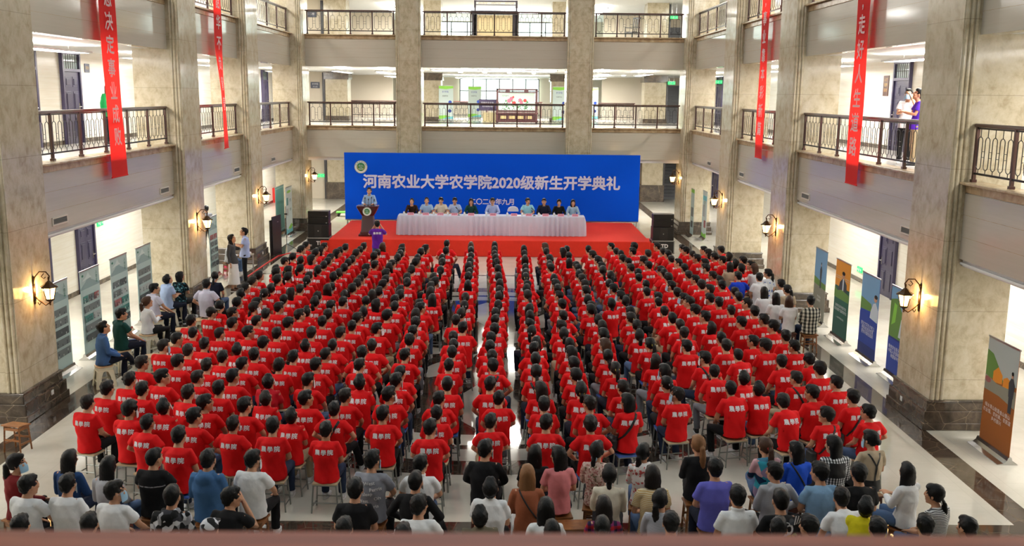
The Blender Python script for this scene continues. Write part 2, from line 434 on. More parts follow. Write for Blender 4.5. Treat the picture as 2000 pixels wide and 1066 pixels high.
def letter_back(me, f, text, name):
    co, fs = mesh_arrays(me); bvh = BVHTree.FromPolygons([Vector(c) for c in co], fs)
    tb = MB(); text_into(tb, text, 0.084, Matrix.Identity(4), 0, bold=.0024, spacing=1.22); t = tb.mesh('lettering')
    bm = bmesh.new(); bm.from_mesh(t); bpy.data.meshes.remove(t)
    bmesh.ops.triangulate(bm, faces=bm.faces[:])
    for _ in range(2):
        ed = [e for e in bm.edges if e.calc_length() > .03]
        if ed: bmesh.ops.subdivide_edges(bm, edges=ed, cuts=1)
        bmesh.ops.triangulate(bm, faces=bm.faces[:])
    cz = f.sp[2].z + .07; out = []
    for v in bm.verts:
        o = Vector((v.co.x, -1.2, cz + v.co.y)); h = bvh.ray_cast(o, Vector((0, 1, 0)))
        y = h[0].y - .004 - v.co.z if h[0] is not None else -.12
        out.append(Vector((o.x, y, o.z)))
    bm.verts.ensure_lookup_table()
    tf = [tuple(v.index for v in fc.verts) for fc in bm.faces]; bm.free()
    mb = MB(); mb.add(co, fs, 0); mb.add(out, tf, 1)
    m2 = mb.mesh(name, True); bpy.data.meshes.remove(me); return m2

def trouser_mesh(f, name, skirt=False, shorts=False, faces=1300):
    mb = MB()
    if f.sit: mb.ell(f.pel + Vector((0, .025, .0)), (.168 * f.w, .122, .080))
    else: mb.tube([f.pel + Vector((0, 0, .07)), f.pel, f.pel + Vector((0, 0, -.10))], [(.15 * f.w, .115), (.168 * f.w, .13), (.165 * f.w, .125)], 16, 0, up=(0, 1, 0))
    if skirt and not f.sit:
        mb.tube([f.pel + Vector((0, 0, .06)), f.pel + Vector((0, 0, -.12)), Vector((0, .01, .50)), Vector((0, 0, .22))], [(.135, .105), (.175, .135), (.19, .15), (.215, .185)], 20, 0, up=(0, 1, 0), cap=0.0)
    else:
        for i in (0, 1):
            h, kn, an = f.hip[i], f.kn[i], f.an[i]
            if skirt: mb.tube([h, h.lerp(kn, .5), h.lerp(kn, 1.02)], [.098, .098, .098], 12, 0, cap=.0)
            elif shorts: mb.tube([h, h.lerp(kn, .5), kn], [.094, .086, .078], 12, 0, cap=.1)
            else: mb.tube([h, h.lerp(kn, .5), kn, kn.lerp(an, .4), kn.lerp(an, .97)], [.094, .084, .068, .064, .058], 12, 0, cap=.05)
    return fuse(mb, name, 0.012, 3, faces, noise=(0.003, 11.0, 3.0))
def shoe_mesh(name, female=False):
    mb = MB(); k = .92 if female else 1.0
    mb.tube([(0, -.075 * k, .045), (0, -.03 * k, .05), (0, .05 * k, .043), (0, .12 * k, .034), (0, .165 * k, .026)], [(.034, .036), (.040, .042), (.043, .036), (.043, .027), (.032, .020)], 12, 0, up=(0, 0, 1))
    mb.rings([(0.0, 0, .045 * k, .046, .135 * k), (.022, 0, .045 * k, .045, .132 * k)], 18, 1)
    mb.tube([(0, -.03, .05), (0, -.035, .098)], [.042, .038], 12, 0, cap=.1)
    return mb.mesh(name, True)

HAIRC = {}
def hair_mesh(kind, name):
    """in head-local space, origin at the head centre"""
    mb = MB()
    if kind in ('short', 'buzz', 'mop', 'crop'):
        k = dict(short=1.0, buzz=.965, mop=1.06, crop=.985)[kind]
        mb.ell((0, -.020, .036), (.083 * k, .098 * k, .094 * k), 0, 20, 13)
        mb.ell((0, .030, .084), (.062 * k, .062 * k, .040 * k), 0, 16, 9)
        mb.ell((0, -.055, -.015), (.066 * k, .052 * k, .058 * k), 0, 16, 9)
        if kind == 'mop':
            mb.ell((0, -.01, .075), (.08, .09, .06), 0, 16, 9)
            for q in (-1, 1): mb.ell((q * .062, .02, .03), (.026, .045, .05), 0, 12, 8)
        amp = (.004, 26.0, {'short': 0., 'buzz': 2., 'mop': 4., 'crop': 6.}[kind]) if kind != 'buzz' else (.0015, 20., 2.)
    elif kind == 'cap':
        mb.ell((0, -.015, .045), (.085, .102, .088), 0, 20, 13)
        mb.tube([(0, .06, .062), (0, .12, .058), (0, .165, .050)], [(.075, .012), (.07, .010), (.05, .008)], 14, 0, up=(0, 0, 1))
        mb.ell((0, -.055, -.02), (.066, .050, .045), 0, 16, 9); amp = (.0008, 12., 0.)
    else:
        mb.ell((0, -.020, .034), (.084, .100, .097), 0, 20, 13)
        mb.ell((0, .026, .082), (.064, .066, .042), 0, 16, 9)
        mb.ell((0, -.050, -.012), (.072, .055, .060), 0, 16, 9)
        for q in (-1, 1): mb.ell((q * .068, -.006, .012), (.018, .036, .055), 0, 12, 8)
        amp = (.0025, 30.0, 1.0)
        if kind == 'pony':
            mb.tube([(0, -.10, .030), (0, -.135, .010), (0, -.145, -.06), (0, -.135, -.14), (0, -.125, -.20)], [.020, .030, .034, .028, .012], 12, 0)
        elif kind == 'lowpony':
            mb.tube([(0, -.085, -.045), (0, -.115, -.075), (0, -.125, -.14), (0, -.13, -.21), (0, -.125, -.27)], [.030, .028, .034, .028, .010], 12, 0)
        elif kind == 'longpony':
            mb.tube([(0, -.098, .025), (0, -.135, .0), (0, -.145, -.10), (0, -.140, -.22), (0, -.125, -.33)], [.022, .032, .040, .036, .012], 12, 0)
        elif kind == 'bun':
            mb.ell((0, -.118, -.005), (.042, .034, .042), 0, 14, 10)
        elif kind == 'bob':
            mb.tube([(0, -.038, .03), (0, -.050, -.05), (0, -.05, -.115)], [(.087, .078), (.093, .066), (.090, .058)], 18, 0, up=(0, 1, 0), cap=.05)
        elif kind == 'long':
            mb.tube([(0, -.038, .03), (0, -.056, -.06), (0, -.066, -.15), (0, -.085, -.24), (0, -.095, -.33)], [(.087, .078), (.092, .060), (.092, .050), (.088, .042), (.062, .026)], 18, 0, up=(0, 1, 0), cap=.2)
        elif kind == 'mid':
            mb.tube([(0, -.038, .03), (0, -.052, -.06), (0, -.06, -.14), (0, -.075, -.20)], [(.087, .078), (.093, .064), (.093, .055), (.080, .040)], 18, 0, up=(0, 1, 0), cap=.1)
    return fuse(mb, name, 0.0085, 2, 900 if kind not in ('long', 'mid') else 1100, noise=amp)
def band_mesh(kind):
    mb = MB()
    p = {'pony': ((0, -.108, .026), .030), 'lowpony': ((0, -.092, -.055), .033), 'longpony': ((0, -.108, .020), .032)}[kind]
    c, r = p
    mb.tube([(c[0] + r * math.cos(a), c[1] + .25 * r * math.sin(a), c[2] + r * math.sin(a)) for a in np.linspace(0, 6.283, 13)[:-1]], .008, 6, 0, closed=True)
    return mb.mesh('hair_tie', True)
def mask_mesh():
    mb = MB(); rows = []
    vs = []; fs = []; nx, nz = 11, 7
    for side in (0, 1):
        for i in range(nz):
            for j in range(nx):
                a = (j / (nx - 1) - .5) * 2.5; t = i / (nz - 1); z = -.115 + .115 * t
                r = .082 + .018 * math.exp(-((a) / .55) ** 2) * math.sin(math.pi * (0.25 + .7 * t)) - side * .004
                vs.append((r * math.sin(a) * .95, .012 + r * math.cos(a) * 1.02, z))
    for side in (0, 1):
        for i in range(nz - 1):
            for j in range(nx - 1):
                o = side * nx * nz + i * nx + j; q = (o, o + 1, o + nx + 1, o + nx)
                fs.append(q if side == 0 else q[::-1])
    mb.add(vs, fs, 0)
    for q in (-1, 1):
        mb.tube([(q * .076, .035, -.02), (q * .084, .0, -.005), (q * .083, -.015, -.02)], .0018, 5, 0)
    me = mb.mesh('face_mask', True); return me

FIG = {}
def fig(key, **kw):
    if key not in FIG: FIG[key] = Fig(**kw)
    return FIG[key]
MESH = {}
def cached(key, fn):
    if key not in MESH: MESH[key] = fn()
    return MESH[key]
def slot(o, mats):
    for i, m in enumerate(mats):
        if m is None or i >= len(o.material_slots): continue
        o.material_slots[i].link = 'OBJECT'; o.material_slots[i].material = m

# the poses people take; every one is a figure whose meshes are shared
POSES = {
 'm0': dict(), 'm1': dict(yaw=-.45, arms='knee'), 'm2': dict(yaw=.45, arms=('lap', 'elbow'), legs='wide'), 'm3': dict(pitch=-.62, lean=.14, slouch=.05, arms='phone'),
 'm4': dict(arms='elbow', legs=('rest', 'out'), slouch=.045, pitch=-.08), 'm5': dict(lean=.30, slouch=.06, pitch=.12, arms='knee', legs='wide', yaw=-.15),
 'm6': dict(yaw=-.85, pitch=-.1, arms=('lap', 'knee'), legs='rest'), 'm7': dict(yaw=.8, pitch=-.12, arms='lap', legs='back'),
 'f0': dict(female=True), 'f1': dict(female=True, yaw=-.45, arms='phone', pitch=-.2), 'f2': dict(female=True, yaw=.45, legs='back'), 'f3': dict(female=True, pitch=-.35, lean=.1, slouch=.045, arms='phone'),
 'f4': dict(female=True, yaw=.85, pitch=-.1), 'f5': dict(female=True, yaw=-.9, pitch=-.15),
 'mcross': dict(legs=('rest', 'over'), pitch=-.35, lean=.06, arms='lap'), 'fcross': dict(female=True, legs=('over', 'rest'), arms='phone', yaw=.2),
 'mface': dict(arms=('lap', 'face'), yaw=-.7, legs='wide', slouch=.05, lean=.08),
 'mdesk': dict(arms='desk', lean=.10, slouch=.02), 'mdesk1': dict(arms='desk', lean=.20, pitch=-.55, slouch=.03), 'mdesk2': dict(arms='desk', lean=.04, yaw=.35), 'fdesk': dict(female=True, arms='desk', lean=.12, pitch=-.1), 'fdesk1': dict(female=True, arms='desk', lean=.24, pitch=-.6, slouch=.05),
 'mpod': dict(sit=False, arms='podium', pitch=-.5, lean=.05), 'mcam': dict(sit=False, arms='camera', lean=-.03), 'mstand': dict(sit=False, arms=('phone', 'phone'), pitch=-.35), 'fstand': dict(female=True, sit=False, arms=('side', 'side'), pitch=-.4),
 'mphone': dict(sit=False, arms=('face', 'phone'), pitch=-.2), 'fwalk': dict(female=True, sit=False, arms='side'),
 'ffloor': dict(female=True, lean=.35, slouch=.06, pitch=-.5, arms='phone', legs='rest'),
}
def person(pose, loc, rz, hair='short', hairm=None, shirt=None, shirt2=None, sleeve='short', text=None, trousers=None, skirt=False, shorts=False, shoes=None, sole=None, skin=None,
           hood=False, collar=False, mask=None, tie=None, k=1.0, label='', group=None, loose=1.0, lite=False):
    kw = POSES[pose]; f = fig(pose, **kw)
    bm_ = cached(('body', pose), lambda: body_mesh(f, 'person_' + pose))
    if len(bm_.materials) == 0:
        for m in (M['skin'], M['eye'], M['hair'], M['lip']): bm_.materials.append(m)
    b = link('person', bm_, M['skin'])
    b.location = loc; b.rotation_euler = (0, 0, rz); b.scale = (k, k, k)
    tag(b, label, 'person', group)
    if skin: slot(b, [skin])
    body_key = ('shirt', pose, sleeve, text, hood, collar, loose)
    sm = cached(body_key, lambda: shirt_mesh(f, 'shirt', sleeve, text, hood, collar, seed=len(MESH) * 1.7, loose=loose))
    if len(sm.materials) == 0:
        sm.materials.append(M['red_cloth']); sm.materials.append(M['print_white'])
    s = link('shirt', sm, M['red_cloth'], b)
    if shirt: slot(s, [shirt, shirt2])
    tm = cached(('trousers', pose, skirt, shorts), lambda: trouser_mesh(f, 'trousers', skirt, shorts))
    if len(tm.materials) == 0: tm.materials.append(M['black_cloth'])
    t = link('skirt' if skirt else 'trousers', tm, M['black_cloth'], b)
    if trousers: slot(t, [trousers])
    hm = cached(('hair', hair), lambda: hair_mesh(hair, 'hair_' + hair))
    if len(hm.materials) == 0: hm.materials.append(M['hair'])
    kk = 1.11 if f.female else 1.16
    h = link('cap' if hair == 'cap' else 'hair', hm, M['hair'], b)
    HM = Matrix.Translation(f.hc) @ f.H.to_4x4() @ Matrix.Scale(kk, 4); h.matrix_local = HM
    if hairm: slot(h, [hairm])
    if tie is not None and hair in ('pony', 'lowpony', 'longpony'):
        tme = cached(('tie', hair), lambda: band_mesh(hair))
        if len(tme.materials) == 0: tme.materials.append(M['print_white'])
        q = link('hair_tie', tme, tie, b); q.matrix_local = HM; slot(q, [tie])
    if mask is not None:
        mm = cached('mask', mask_mesh)
        if len(mm.materials) == 0: mm.materials.append(M['mask_blue'])
        q = link('face_mask', mm, mask, b); q.matrix_local = HM @ Matrix.Scale(.945, 4); slot(q, [mask])
    she = cached(('shoe', f.female), lambda: shoe_mesh('shoe', f.female))
    if len(she.materials) == 0:
        she.materials.append(M['shoe_white']); she.materials.append(M['print_white'])
    for i in (0, 1):
        a = f.an[i]; up = (f.kn[i] - a).normalized()
        o = link('shoe', she, M['shoe_white'], b)
        flat = abs(a.z - .085) < .01
        if flat: o.location = (a.x, a.y + .03, 0.0); o.rotation_euler = (0, 0, (-.12, .12)[1 - i] * -1)
        else:
            fw = Vector((0, 1, 0)); fw = (fw - up * fw.dot(up)).normalized(); xx = fw.cross(up)
            o.matrix_local = Matrix(((xx.x, fw.x, up.x, a.x - up.x * .085), (xx.y, fw.y, up.y, a.y - up.y * .085), (xx.z, fw.z, up.z, a.z - up.z * .085), (0, 0, 0, 1)))
        if shoes: slot(o, [shoes, sole or M['print_white']])
    return b
# ------------------------------------------------------------------ building materials
XL, XR, BL, BR, WLX, WRX, YB = -8.72, 7.86, -9.06, 8.165, -12.57, 11.8, 42.7
Z2, Z3, Z4 = 4.43, 8.30, 12.17
def marble(name, a, b, c, rough, scale=1.0, spec=.5):
    m = mat(name, b, rough, spec=spec); n = NT(m); co = n.coords('Object')
    f = n.noise(n.mapv(co, (1, 1, .8)), 2.2 * scale, 8.0, .68, .35); g = n.noise(co, 11.0 * scale, 5.0, .65, .2)
    base = n.ramp(f, [(.32, a), (.5, b), (.68, c)]); n.col(n.mix(n.math('MULTIPLY', g, .35), base, a)); return m, n, co
def slabs(n, co, per=1.28, w=.008, dark=.72):
    z = n.xyz(co)[2]; l = n.grid(z, per, w, .35)
    old = n.b.inputs['Base Color'].links[0].from_socket
    n.col(n.mix(n.math('MULTIPLY', l, .55), old, (90, 78, 60)))
m, n, co = marble('gold_marble', (168, 153, 126), (199, 188, 162), (215, 207, 188), .14, 2.0); slabs(n, co)
m, n, co = marble('dark_marble', (44, 37, 31), (74, 63, 53), (104, 90, 76), .12, 1.4)
v = n.n('ShaderNodeTexVoronoi', feature='DISTANCE_TO_EDGE'); n.put(v.inputs['Vector'], n.mapv(co, (1.1, 1.1, 1.5))); v.inputs['Scale'].default_value = 1.9
n.col(n.mix(n.math('MULTIPLY', n.math('LESS_THAN', v.outputs['Distance'], n.math('MULTIPLY', n.noise(co, 3.0), .018)), .4), n.b.inputs['Base Color'].links[0].from_socket, (150, 132, 110)))
m = mat('beam_tile', (200, 194, 183), .10, spec=.55); n = NT(m); co = n.coords('Object')
f = n.noise(n.mapv(co, (.6, .6, 14)), 1.4, 4.0); n.col(n.ramp(f, [(.3, (197, 190, 175)), (.7, (202, 195, 181))]))
m, n, co = marble('sill_stone', (150, 126, 96), (190, 168, 134), (208, 190, 160), .25, 2.0)
m = mat('wall_tile', (238, 230, 212), .22, spec=.45); n = NT(m); co = n.coords('Object'); x = n.xyz(co)
n.col(n.mix(n.math('MULTIPLY', n.grid(x[2], .30, .006), .5), n.ramp(n.noise(n.mapv(co, (.5, .5, 9)), 1.6, 4.0), [(.3, (234, 227, 210)), (.7, (243, 239, 228))]), (200, 188, 164)))
mat('ceiling_white', (240, 240, 238), .75); mat('white_trim', (226, 224, 226), .5); mat('rear_wall', (226, 214, 194), .5)
mat('panel_glow', (255, 255, 255), .5, emit=(255, 251, 244), estr=32.0); mat('panel_frame', (225, 225, 225), .4)
mat('rail_black', (22, 20, 21), .35, metal=.4); mat('rail_brown', (64, 34, 28), .32, spec=.5); mat('door_dark', (42, 38, 66), .38); mat('door_frame', (52, 46, 74), .4)
mat('chrome', (205, 205, 205), .18, metal=1.0); mat('glass_pale', (206, 226, 226), .08, spec=.6); mat('socket_white', (232, 232, 230), .4)
mat('vent_grey', (96, 96, 94), .6); mat('vent_frame', (214, 206, 196), .5); mat('bronze', (72, 50, 28), .38, metal=.75); mat('lantern_glass', (255, 214, 150), .3, emit=(255, 196, 112), estr=14.0)
mat('exit_green', (20, 150, 70), .5, emit=(40, 220, 110), estr=1.6); mat('sign_navy', (34, 40, 62), .4); mat('gold_paint', (196, 158, 84), .4)
mat('daylight_pane', (236, 246, 240), .2, emit=(226, 246, 238), estr=3.0); mat('frame_dark', (34, 32, 38), .4); mat('poster_red', (198, 44, 38), .6); mat('poster_yellow', (232, 204, 52), .6); mat('poster_blue', (52, 74, 120), .6)
mat('stair_grey', (104, 106, 112), .5); mat('leaf_green', (58, 142, 48), .6)

# floor: polished beige stone with dark strips, and a round inlay in the middle of the hall
m = mat('floor_stone', (206, 196, 180), .07, spec=.5); n = NT(m); co = n.coords('Object'); x, y, z = n.xyz(co)
base = n.ramp(n.noise(co, 1.1, 5.0, .6, .5), [(.3, (192, 186, 172)), (.7, (208, 203, 190))])
seam = n.math('MAXIMUM', n.grid(x, .80, .006), n.grid(y, .80, .006)); base = n.mix(n.math('MULTIPLY', seam, .30), base, (150, 138, 120))
vn = n.n('ShaderNodeTexVoronoi', feature='DISTANCE_TO_EDGE'); n.put(vn.inputs['Vector'], co); vn.inputs['Scale'].default_value = 2.2
dk = n.ramp(n.noise(co, 3.0, 6.0, .65, 1.2), [(.3, (40, 33, 28)), (.72, (86, 72, 60))]); dk = n.mix(n.math('MULTIPLY', n.math('LESS_THAN', vn.outputs['Distance'], n.math('MULTIPLY', n.noise(co, 4.0), .022)), .35), dk, (132, 116, 96))
dx = n.math('ADD', x, .43); dy = n.math('SUBTRACT', y, 22.15); r = n.math('SQRT', n.math('ADD', n.math('MULTIPLY', dx, dx), n.math('MULTIPLY', dy, dy))); th = n.math('ARCTAN2', dx, dy)
ring = n.math('MAXIMUM', n.band(r, 6.95, 7.55), n.band(r, 6.22, 6.42)); disc = n.math('LESS_THAN', r, 5.7)
pet = n.math('ABSOLUTE', n.math('SINE', n.math('MULTIPLY', th, 6.0))); prof = n.math('SINE', n.math('MULTIPLY', n.math('SUBTRACT', r, 2.5), 1.08))
petal = n.math('MULTIPLY', n.math('LESS_THAN', pet, n.math('MULTIPLY', prof, .78)), n.band(r, 2.5, 5.4))
pet2 = n.math('ABSOLUTE', n.math('COSINE', n.math('MULTIPLY', th, 3.0))); petal2 = n.math('MULTIPLY', n.math('LESS_THAN', pet2, n.math('MULTIPLY', n.math('SINE', n.math('MULTIPLY', r, 1.2)), .7)), n.math('LESS_THAN', r, 2.45))
inl = n.math('MAXIMUM', ring, n.math('MULTIPLY', disc, n.math('SUBTRACT', 1.0, n.math('MAXIMUM', petal, petal2))))
strip = n.math('MAXIMUM', n.band(x, -8.60, -8.10), n.band(x, 7.36, 7.80)); strip = n.math('MULTIPLY', strip, n.band(y, 12.4, 60.0))
strip = n.math('MAXIMUM', strip, n.math('MULTIPLY', n.band(x, -8.1, 7.36), n.math('MAXIMUM', n.band(y, 31.72, 31.9), n.band(y, 12.38, 12.88))))
n.col(n.mix(n.math('MAXIMUM', inl, strip), base, dk))

# ------------------------------------------------------------------ shell
f = MB(); f.bbox(-22, 22, -3, 72, -.25, 0); struct('floor', f, M['floor_stone'])
m = mat('corridor_floor', (228, 224, 214), .10, spec=.5)
def slab_ring(name, z, thick, mt, yend=72):
    b = MB(); b.bbox(WLX - .2, BL - .02, -3, YB + .1, z - thick, z); b.bbox(BR + .02, WRX + .2, -3, YB + .1, z - thick, z); b.bbox(-22, 22, YB + .1, yend, z - thick, z)
    b.bbox(BL - .02, BR + .02, -3, .85, z - thick, z); return struct(name, b, mt)
slab_ring('floor_upper', Z2, .30, M['corridor_floor']); slab_ring('floor_top', Z3, .30, M['corridor_floor'])
slab_ring('ceiling_ground', 3.12, .04, M['ceiling_white']); slab_ring('ceiling_upper', 7.13, .04, M['ceiling_white']); slab_ring('ceiling_top', 11.03, .04, M['ceiling_white'])

def beam(k, z0, z1):
    """fascia of one gallery: tile face, stone band, projecting sill"""
    b = MB(); s = MB(); t = MB()
    zb = z1 - .14
    for sx, X in ((1, BL), (-1, BR)):
        xo = X - sx * .30
        b.bbox(X, xo, -3, YB, z0, zb - .012)
        for zz in (.335, .668): t.bbox(X + sx * .0015, X, -3, YB, z0 + (zb - z0) * zz, z0 + (zb - z0) * zz + .006)
        s.bbox(X + sx * .012, xo, -3, YB, zb, z1 - .0); s.bbox(X + sx * .12, xo, -3, YB, z1 + .005, z1 + .055)
        if k == 1: t.bbox(X - sx * .07, xo, -3, YB, z0 - .14, z0 - .002, 1)
    b.bbox(BL, BR, YB, YB + .3, z0, zb - .012); s.bbox(BL, BR, YB - .012, YB + .3, zb, z1); s.bbox(BL, BR, YB - .12, YB + .3, z1 + .005, z1 + .055)
    b.bbox(BL, BR, .62, .85, z0, zb - .012); s.bbox(BL, BR, .60, .85, zb, z1 + .03)
    for zz in (.335, .668): t.bbox(BL, BR, YB - .0015, YB, z0 + (zb - z0) * zz, z0 + (zb - z0) * zz + .006)
    if k == 1: t.bbox(BL, BR, YB + .07, YB + .3, z0 - .14, z0 - .002, 1)
    struct('wall_gallery', b, M['beam_tile']); struct('trim_%d' % (2 * k - 1), s, M['sill_stone'], bevel=.012); struct('trim_%d' % (2 * k), t, [M['sill_stone'], M['white_trim']])
beam(1, 3.18, 4.50); beam(2, 7.07, 8.37); beam(3, 10.95, 12.25)
b = MB(); b.bbox(BL - .3, BL, -3, YB, 12.3, 15.5); b.bbox(BR, BR + .3, -3, YB, 12.3, 15.5); b.bbox(BL, BR, YB, YB + .3, 12.3, 15.5); b.bbox(BL, BR, .55, .85, 12.3, 15.5); struct('wall_upper', b, M['beam_tile'])

def pillar(i, sx, XF, y0, y1, back=False):
    b = MB(); zt = 15.5
    if not back:
        xi = XF - sx * 1.28
        b.bbox(XF, xi, y0, y1, .5, zt)
        for yy, d in ((y0, -1), (y1, 1)):
            for j in range(3): b.tube([(XF - sx * (.055 + .085 * j), yy, .5), (XF - sx * (.055 + .085 * j), yy, zt)], .036, 10, 0, cap=0)
        p = MB(); p.bbox(XF + sx * .05, xi - sx * .05, y0 - .05, y1 + .05, .34, .52); p.bbox(XF + sx * .10, xi - sx * .10, y0 - .10, y1 + .10, 0, .36); p.bbox(XF + sx * .13, xi - sx * .13, y0 - .13, y1 + .13, 0, .14)
        p.bbox(XF + sx * .07, xi - sx * .07, y0 - .07, y1 + .07, .515, .555)
    else:
        b.bbox(sx, XF, y0, y1, .5, zt)
        for xx, e in ((sx, 1), (XF, -1)):
            for j in range(2): b.tube([(xx + e * (.045 + .075 * j), y0, .5), (xx + e * (.045 + .075 * j), y0, zt)], .030, 10, 0, cap=0)
        p = MB(); p.bbox(sx - .08, XF + .08, y0 - .08, y1 + .08, 0, .52)
    o = struct('wall_pillar', b, M['gold_marble'], smooth=False); q = obj('plinth', p, M['dark_marble'], o, bevel=.015); return o
PY = [(16.96, 18.44), (26.69, 28.21), (33.66, 35.17), (41.95, 43.40)]
for i, (a, c) in enumerate(PY):
    pillar(i, 1, XL if i < 3 else XL + .16, a, c); pillar(i, -1, XR if i < 3 else XR - .10, a, c)
pillar(9, -4.63, -3.55, 42.32, 43.8, back=True); pillar(9, 2.71, 3.84, 42.32, 43.8, back=True)

# corridor and lobby walls
b = MB(); b.bbox(WLX - .2, WLX, -3, 55.2, 0, 12.0); struct('wall_left', b, M['wall_tile'])
b = MB(); b.bbox(WRX, WRX + .2, -3, 55.2, 0, 12.0); struct('wall_right', b, M['wall_tile'])
b = MB(); b.bbox(WLX, WLX + .02, -3, 55, 0, .14); b.bbox(WLX, WLX + .02, -3, 55, Z2, Z2 + .12); struct('baseboard_left', b, M['dark_marble'])
b = MB(); b.bbox(WRX - .02, WRX, -3, 55, 0, .14); b.bbox(WRX - .02, WRX, -3, 55, Z2, Z2 + .12); struct('baseboard_right', b, M['dark_marble'])
b = MB(); b.bbox(-22, -10.0, 55.2, 55.4, 0, 12); struct('wall_lobby_left', b, M['rear_wall'])
b = MB(); b.bbox(10.9, 22, 55.2, 55.4, 0, 12); struct('wall_lobby_right', b, M['rear_wall'])
b = MB(); b.bbox(-22, -7.2, 64, 64.2, 0, 12); b.bbox(6.4, 22, 64, 64.2, 0, 12); b.bbox(-22, 22, 70, 70.2, 0, 12); struct('wall_rear', b, M['rear_wall'])
b = MB(); b.bbox(WLX - .2, WRX + .2, -3.2, -3, 0, 15.5); struct('wall_near', b, M['wall_tile'])
for k, (x0, x1) in enumerate(((-9.96, -8.72), (-4.46, -3.50), (2.66, 3.62), (7.9, 9.1))):
    b = MB(); b.bbox(x0, x1, 55.0, 56.2, 0, 12); o = struct('wall_pillar', b, M['gold_marble'])
    p = MB(); 
    for zz, zc in ((0, 3.1), (Z2, 7.1), (Z3, 11.0)): p.bbox(x0 - .07, x1 + .07, 54.93, 56.27, zz, zz + (.95 if zz == 0 else .24)); p.bbox(x0 - .08, x1 + .08, 54.92, 56.28, zc - .42, zc) if zz < Z3 else None
    obj('plinth', p, M['dark_marble'], o)
# windows behind the lobby, a dark grid with daylight outside
def window(nm, x0, x1, y, z0, z1, nx, nz):
    g = MB(); g.bbox(x0, x1, y + .03, y + .05, z0, z1); o = struct(nm, g, M['daylight_pane'])
    fr = MB()
    for i in range(nx + 1): xx = x0 + (x1 - x0) * i / nx; fr.bbox(xx - .035, xx + .035, y - .03, y + .05, z0, z1)
    for i in range(nz + 1): zz = z0 + (z1 - z0) * i / nz; fr.bbox(x0, x1, y - .025, y + .045, zz - .035, zz + .035)
    obj('frame', fr, M['frame_dark'], o); return o
window('window_1', -3.1, 2.5, 69.8, Z2 + .9, 7.0, 6, 2); window('window_2', -6.4, -4.6, 69.8, Z2 + .9, 7.0, 2, 2); window('window_3', 3.9, 5.4, 63.9, Z2 + .2, 7.0, 1, 2)
window('window_4', -7.0, 6.2, 69.8, Z3 + .15, 10.9, 12, 2); window('window_5', 3.9, 5.4, 63.9, Z3 + .2, 10.8, 1, 3)
# dark door frame strips and stairs at the lobby sides
def stairs(x0, x1, y0, z0, n=13, dz=.165, dy=.29):
    b = MB()
    for i in range(n): b.bbox(x0, x1, y0 + i * dy, y0 + (n + 2) * dy, z0 + i * dz, z0 + (i + 1) * dz - .002)
    b.tube([(x0 + .1, y0, z0 + .95), (x0 + .1, y0 + n * dy, z0 + .95 + n * dz)], .04, 8)
    return struct('floor_stairs', b, M['stair_grey'])
stairs(9.2, 10.85, 56.4, 0.0); stairs(9.2, 10.85, 56.4, Z2); stairs(9.2, 10.85, 56.4, Z3, n=10)
b = MB()
for zz in (0, Z2, Z3): b.bbox(-10.12, -9.98, 54.98, 55.2, zz, zz + 2.62); b.bbox(9.12, 9.2, 54.98, 55.2, zz, zz + 2.62)
struct('trim_7', b, M['frame_dark'])

# ------------------------------------------------------------------ doors along the corridors
NDOOR = [0]
def door(sx, X, yc, z0, w=1.02, h=2.55, transom=True, hs=1):
    NDOOR[0] += 1
    fr = MB(); d = .10; xi = X + sx * .0
    fr.bbox(X, X + sx * d, yc - w / 2 - .09, yc - w / 2, z0, z0 + h); fr.bbox(X, X + sx * d, yc + w / 2, yc + w / 2 + .09, z0, z0 + h)
    fr.bbox(X, X + sx * d, yc - w / 2 - .09, yc + w / 2 + .09, z0 + h, z0 + h + .09); fr.bbox(X, X + sx * d, yc - w / 2, yc + w / 2, z0 + 2.06, z0 + 2.14)
    o = struct('door_%d' % NDOOR[0], fr, M['door_frame'])
    lf = MB(); lf.bbox(X + sx * .01, X + sx * .055, yc - w / 2, yc + w / 2, z0, z0 + 2.06)
    for (a, c) in ((.14, .80), (.94, 1.50), (1.62, 1.92)):
        for q in (-1, 1):
            y0 = yc + q * .245; lf.bbox(X + sx * .05, X + sx * .064, y0 - .175, y0 + .175, z0 + a, z0 + c); lf.bbox(X + sx * .05, X + sx * .078, y0 - .12, y0 + .12, z0 + a + .06, z0 + c - .06)
    obj('door_leaf', lf, M['door_dark'], o, bevel=.006)
    tg = MB(); tg.bbox(X + sx * .02, X + sx * .03, yc - w / 2, yc + w / 2, z0 + 2.14, z0 + h); g = obj('transom_pane', tg, M['glass_pale'], o)
    br = MB()
    for i in range(7): yy = yc - w / 2 + w * (i + .5) / 7; br.tube([(X + sx * .06, yy, z0 + 2.14), (X + sx * .06, yy, z0 + h)], .010, 6)
    br.tube([(X + sx * .06, yc - w / 2, z0 + 2.34), (X + sx * .06, yc + w / 2, z0 + 2.34)], .010, 6); obj('transom_bars', br, M['rail_black'], o)
    hd = MB(); yy = yc + hs * (w / 2 - .09); hd.bbox(X + sx * .055, X + sx * .07, yy - .03, yy + .03, z0 + .92, z0 + 1.16); hd.tube([(X + sx * .07, yy, z0 + 1.06), (X + sx * .12, yy, z0 + 1.06), (X + sx * .12, yy - hs * .12, z0 + 1.06)], .013, 8); obj('handle', hd, M['chrome'], o)
for yc in (25.9, 28.85): door(1, WLX, yc, 0.0, hs=1)
for yc in (25.9, 28.62): door(1, WLX, yc, Z2, hs=1)
for zz in (0.0, Z2): door(-1, WRX, 28.95, zz, hs=1); door(-1, WRX, 53.3, zz, w=1.3, hs=1); door(1, WLX, 54.2, zz, hs=1)
door(1, WLX, 51.7, Z2, hs=1)

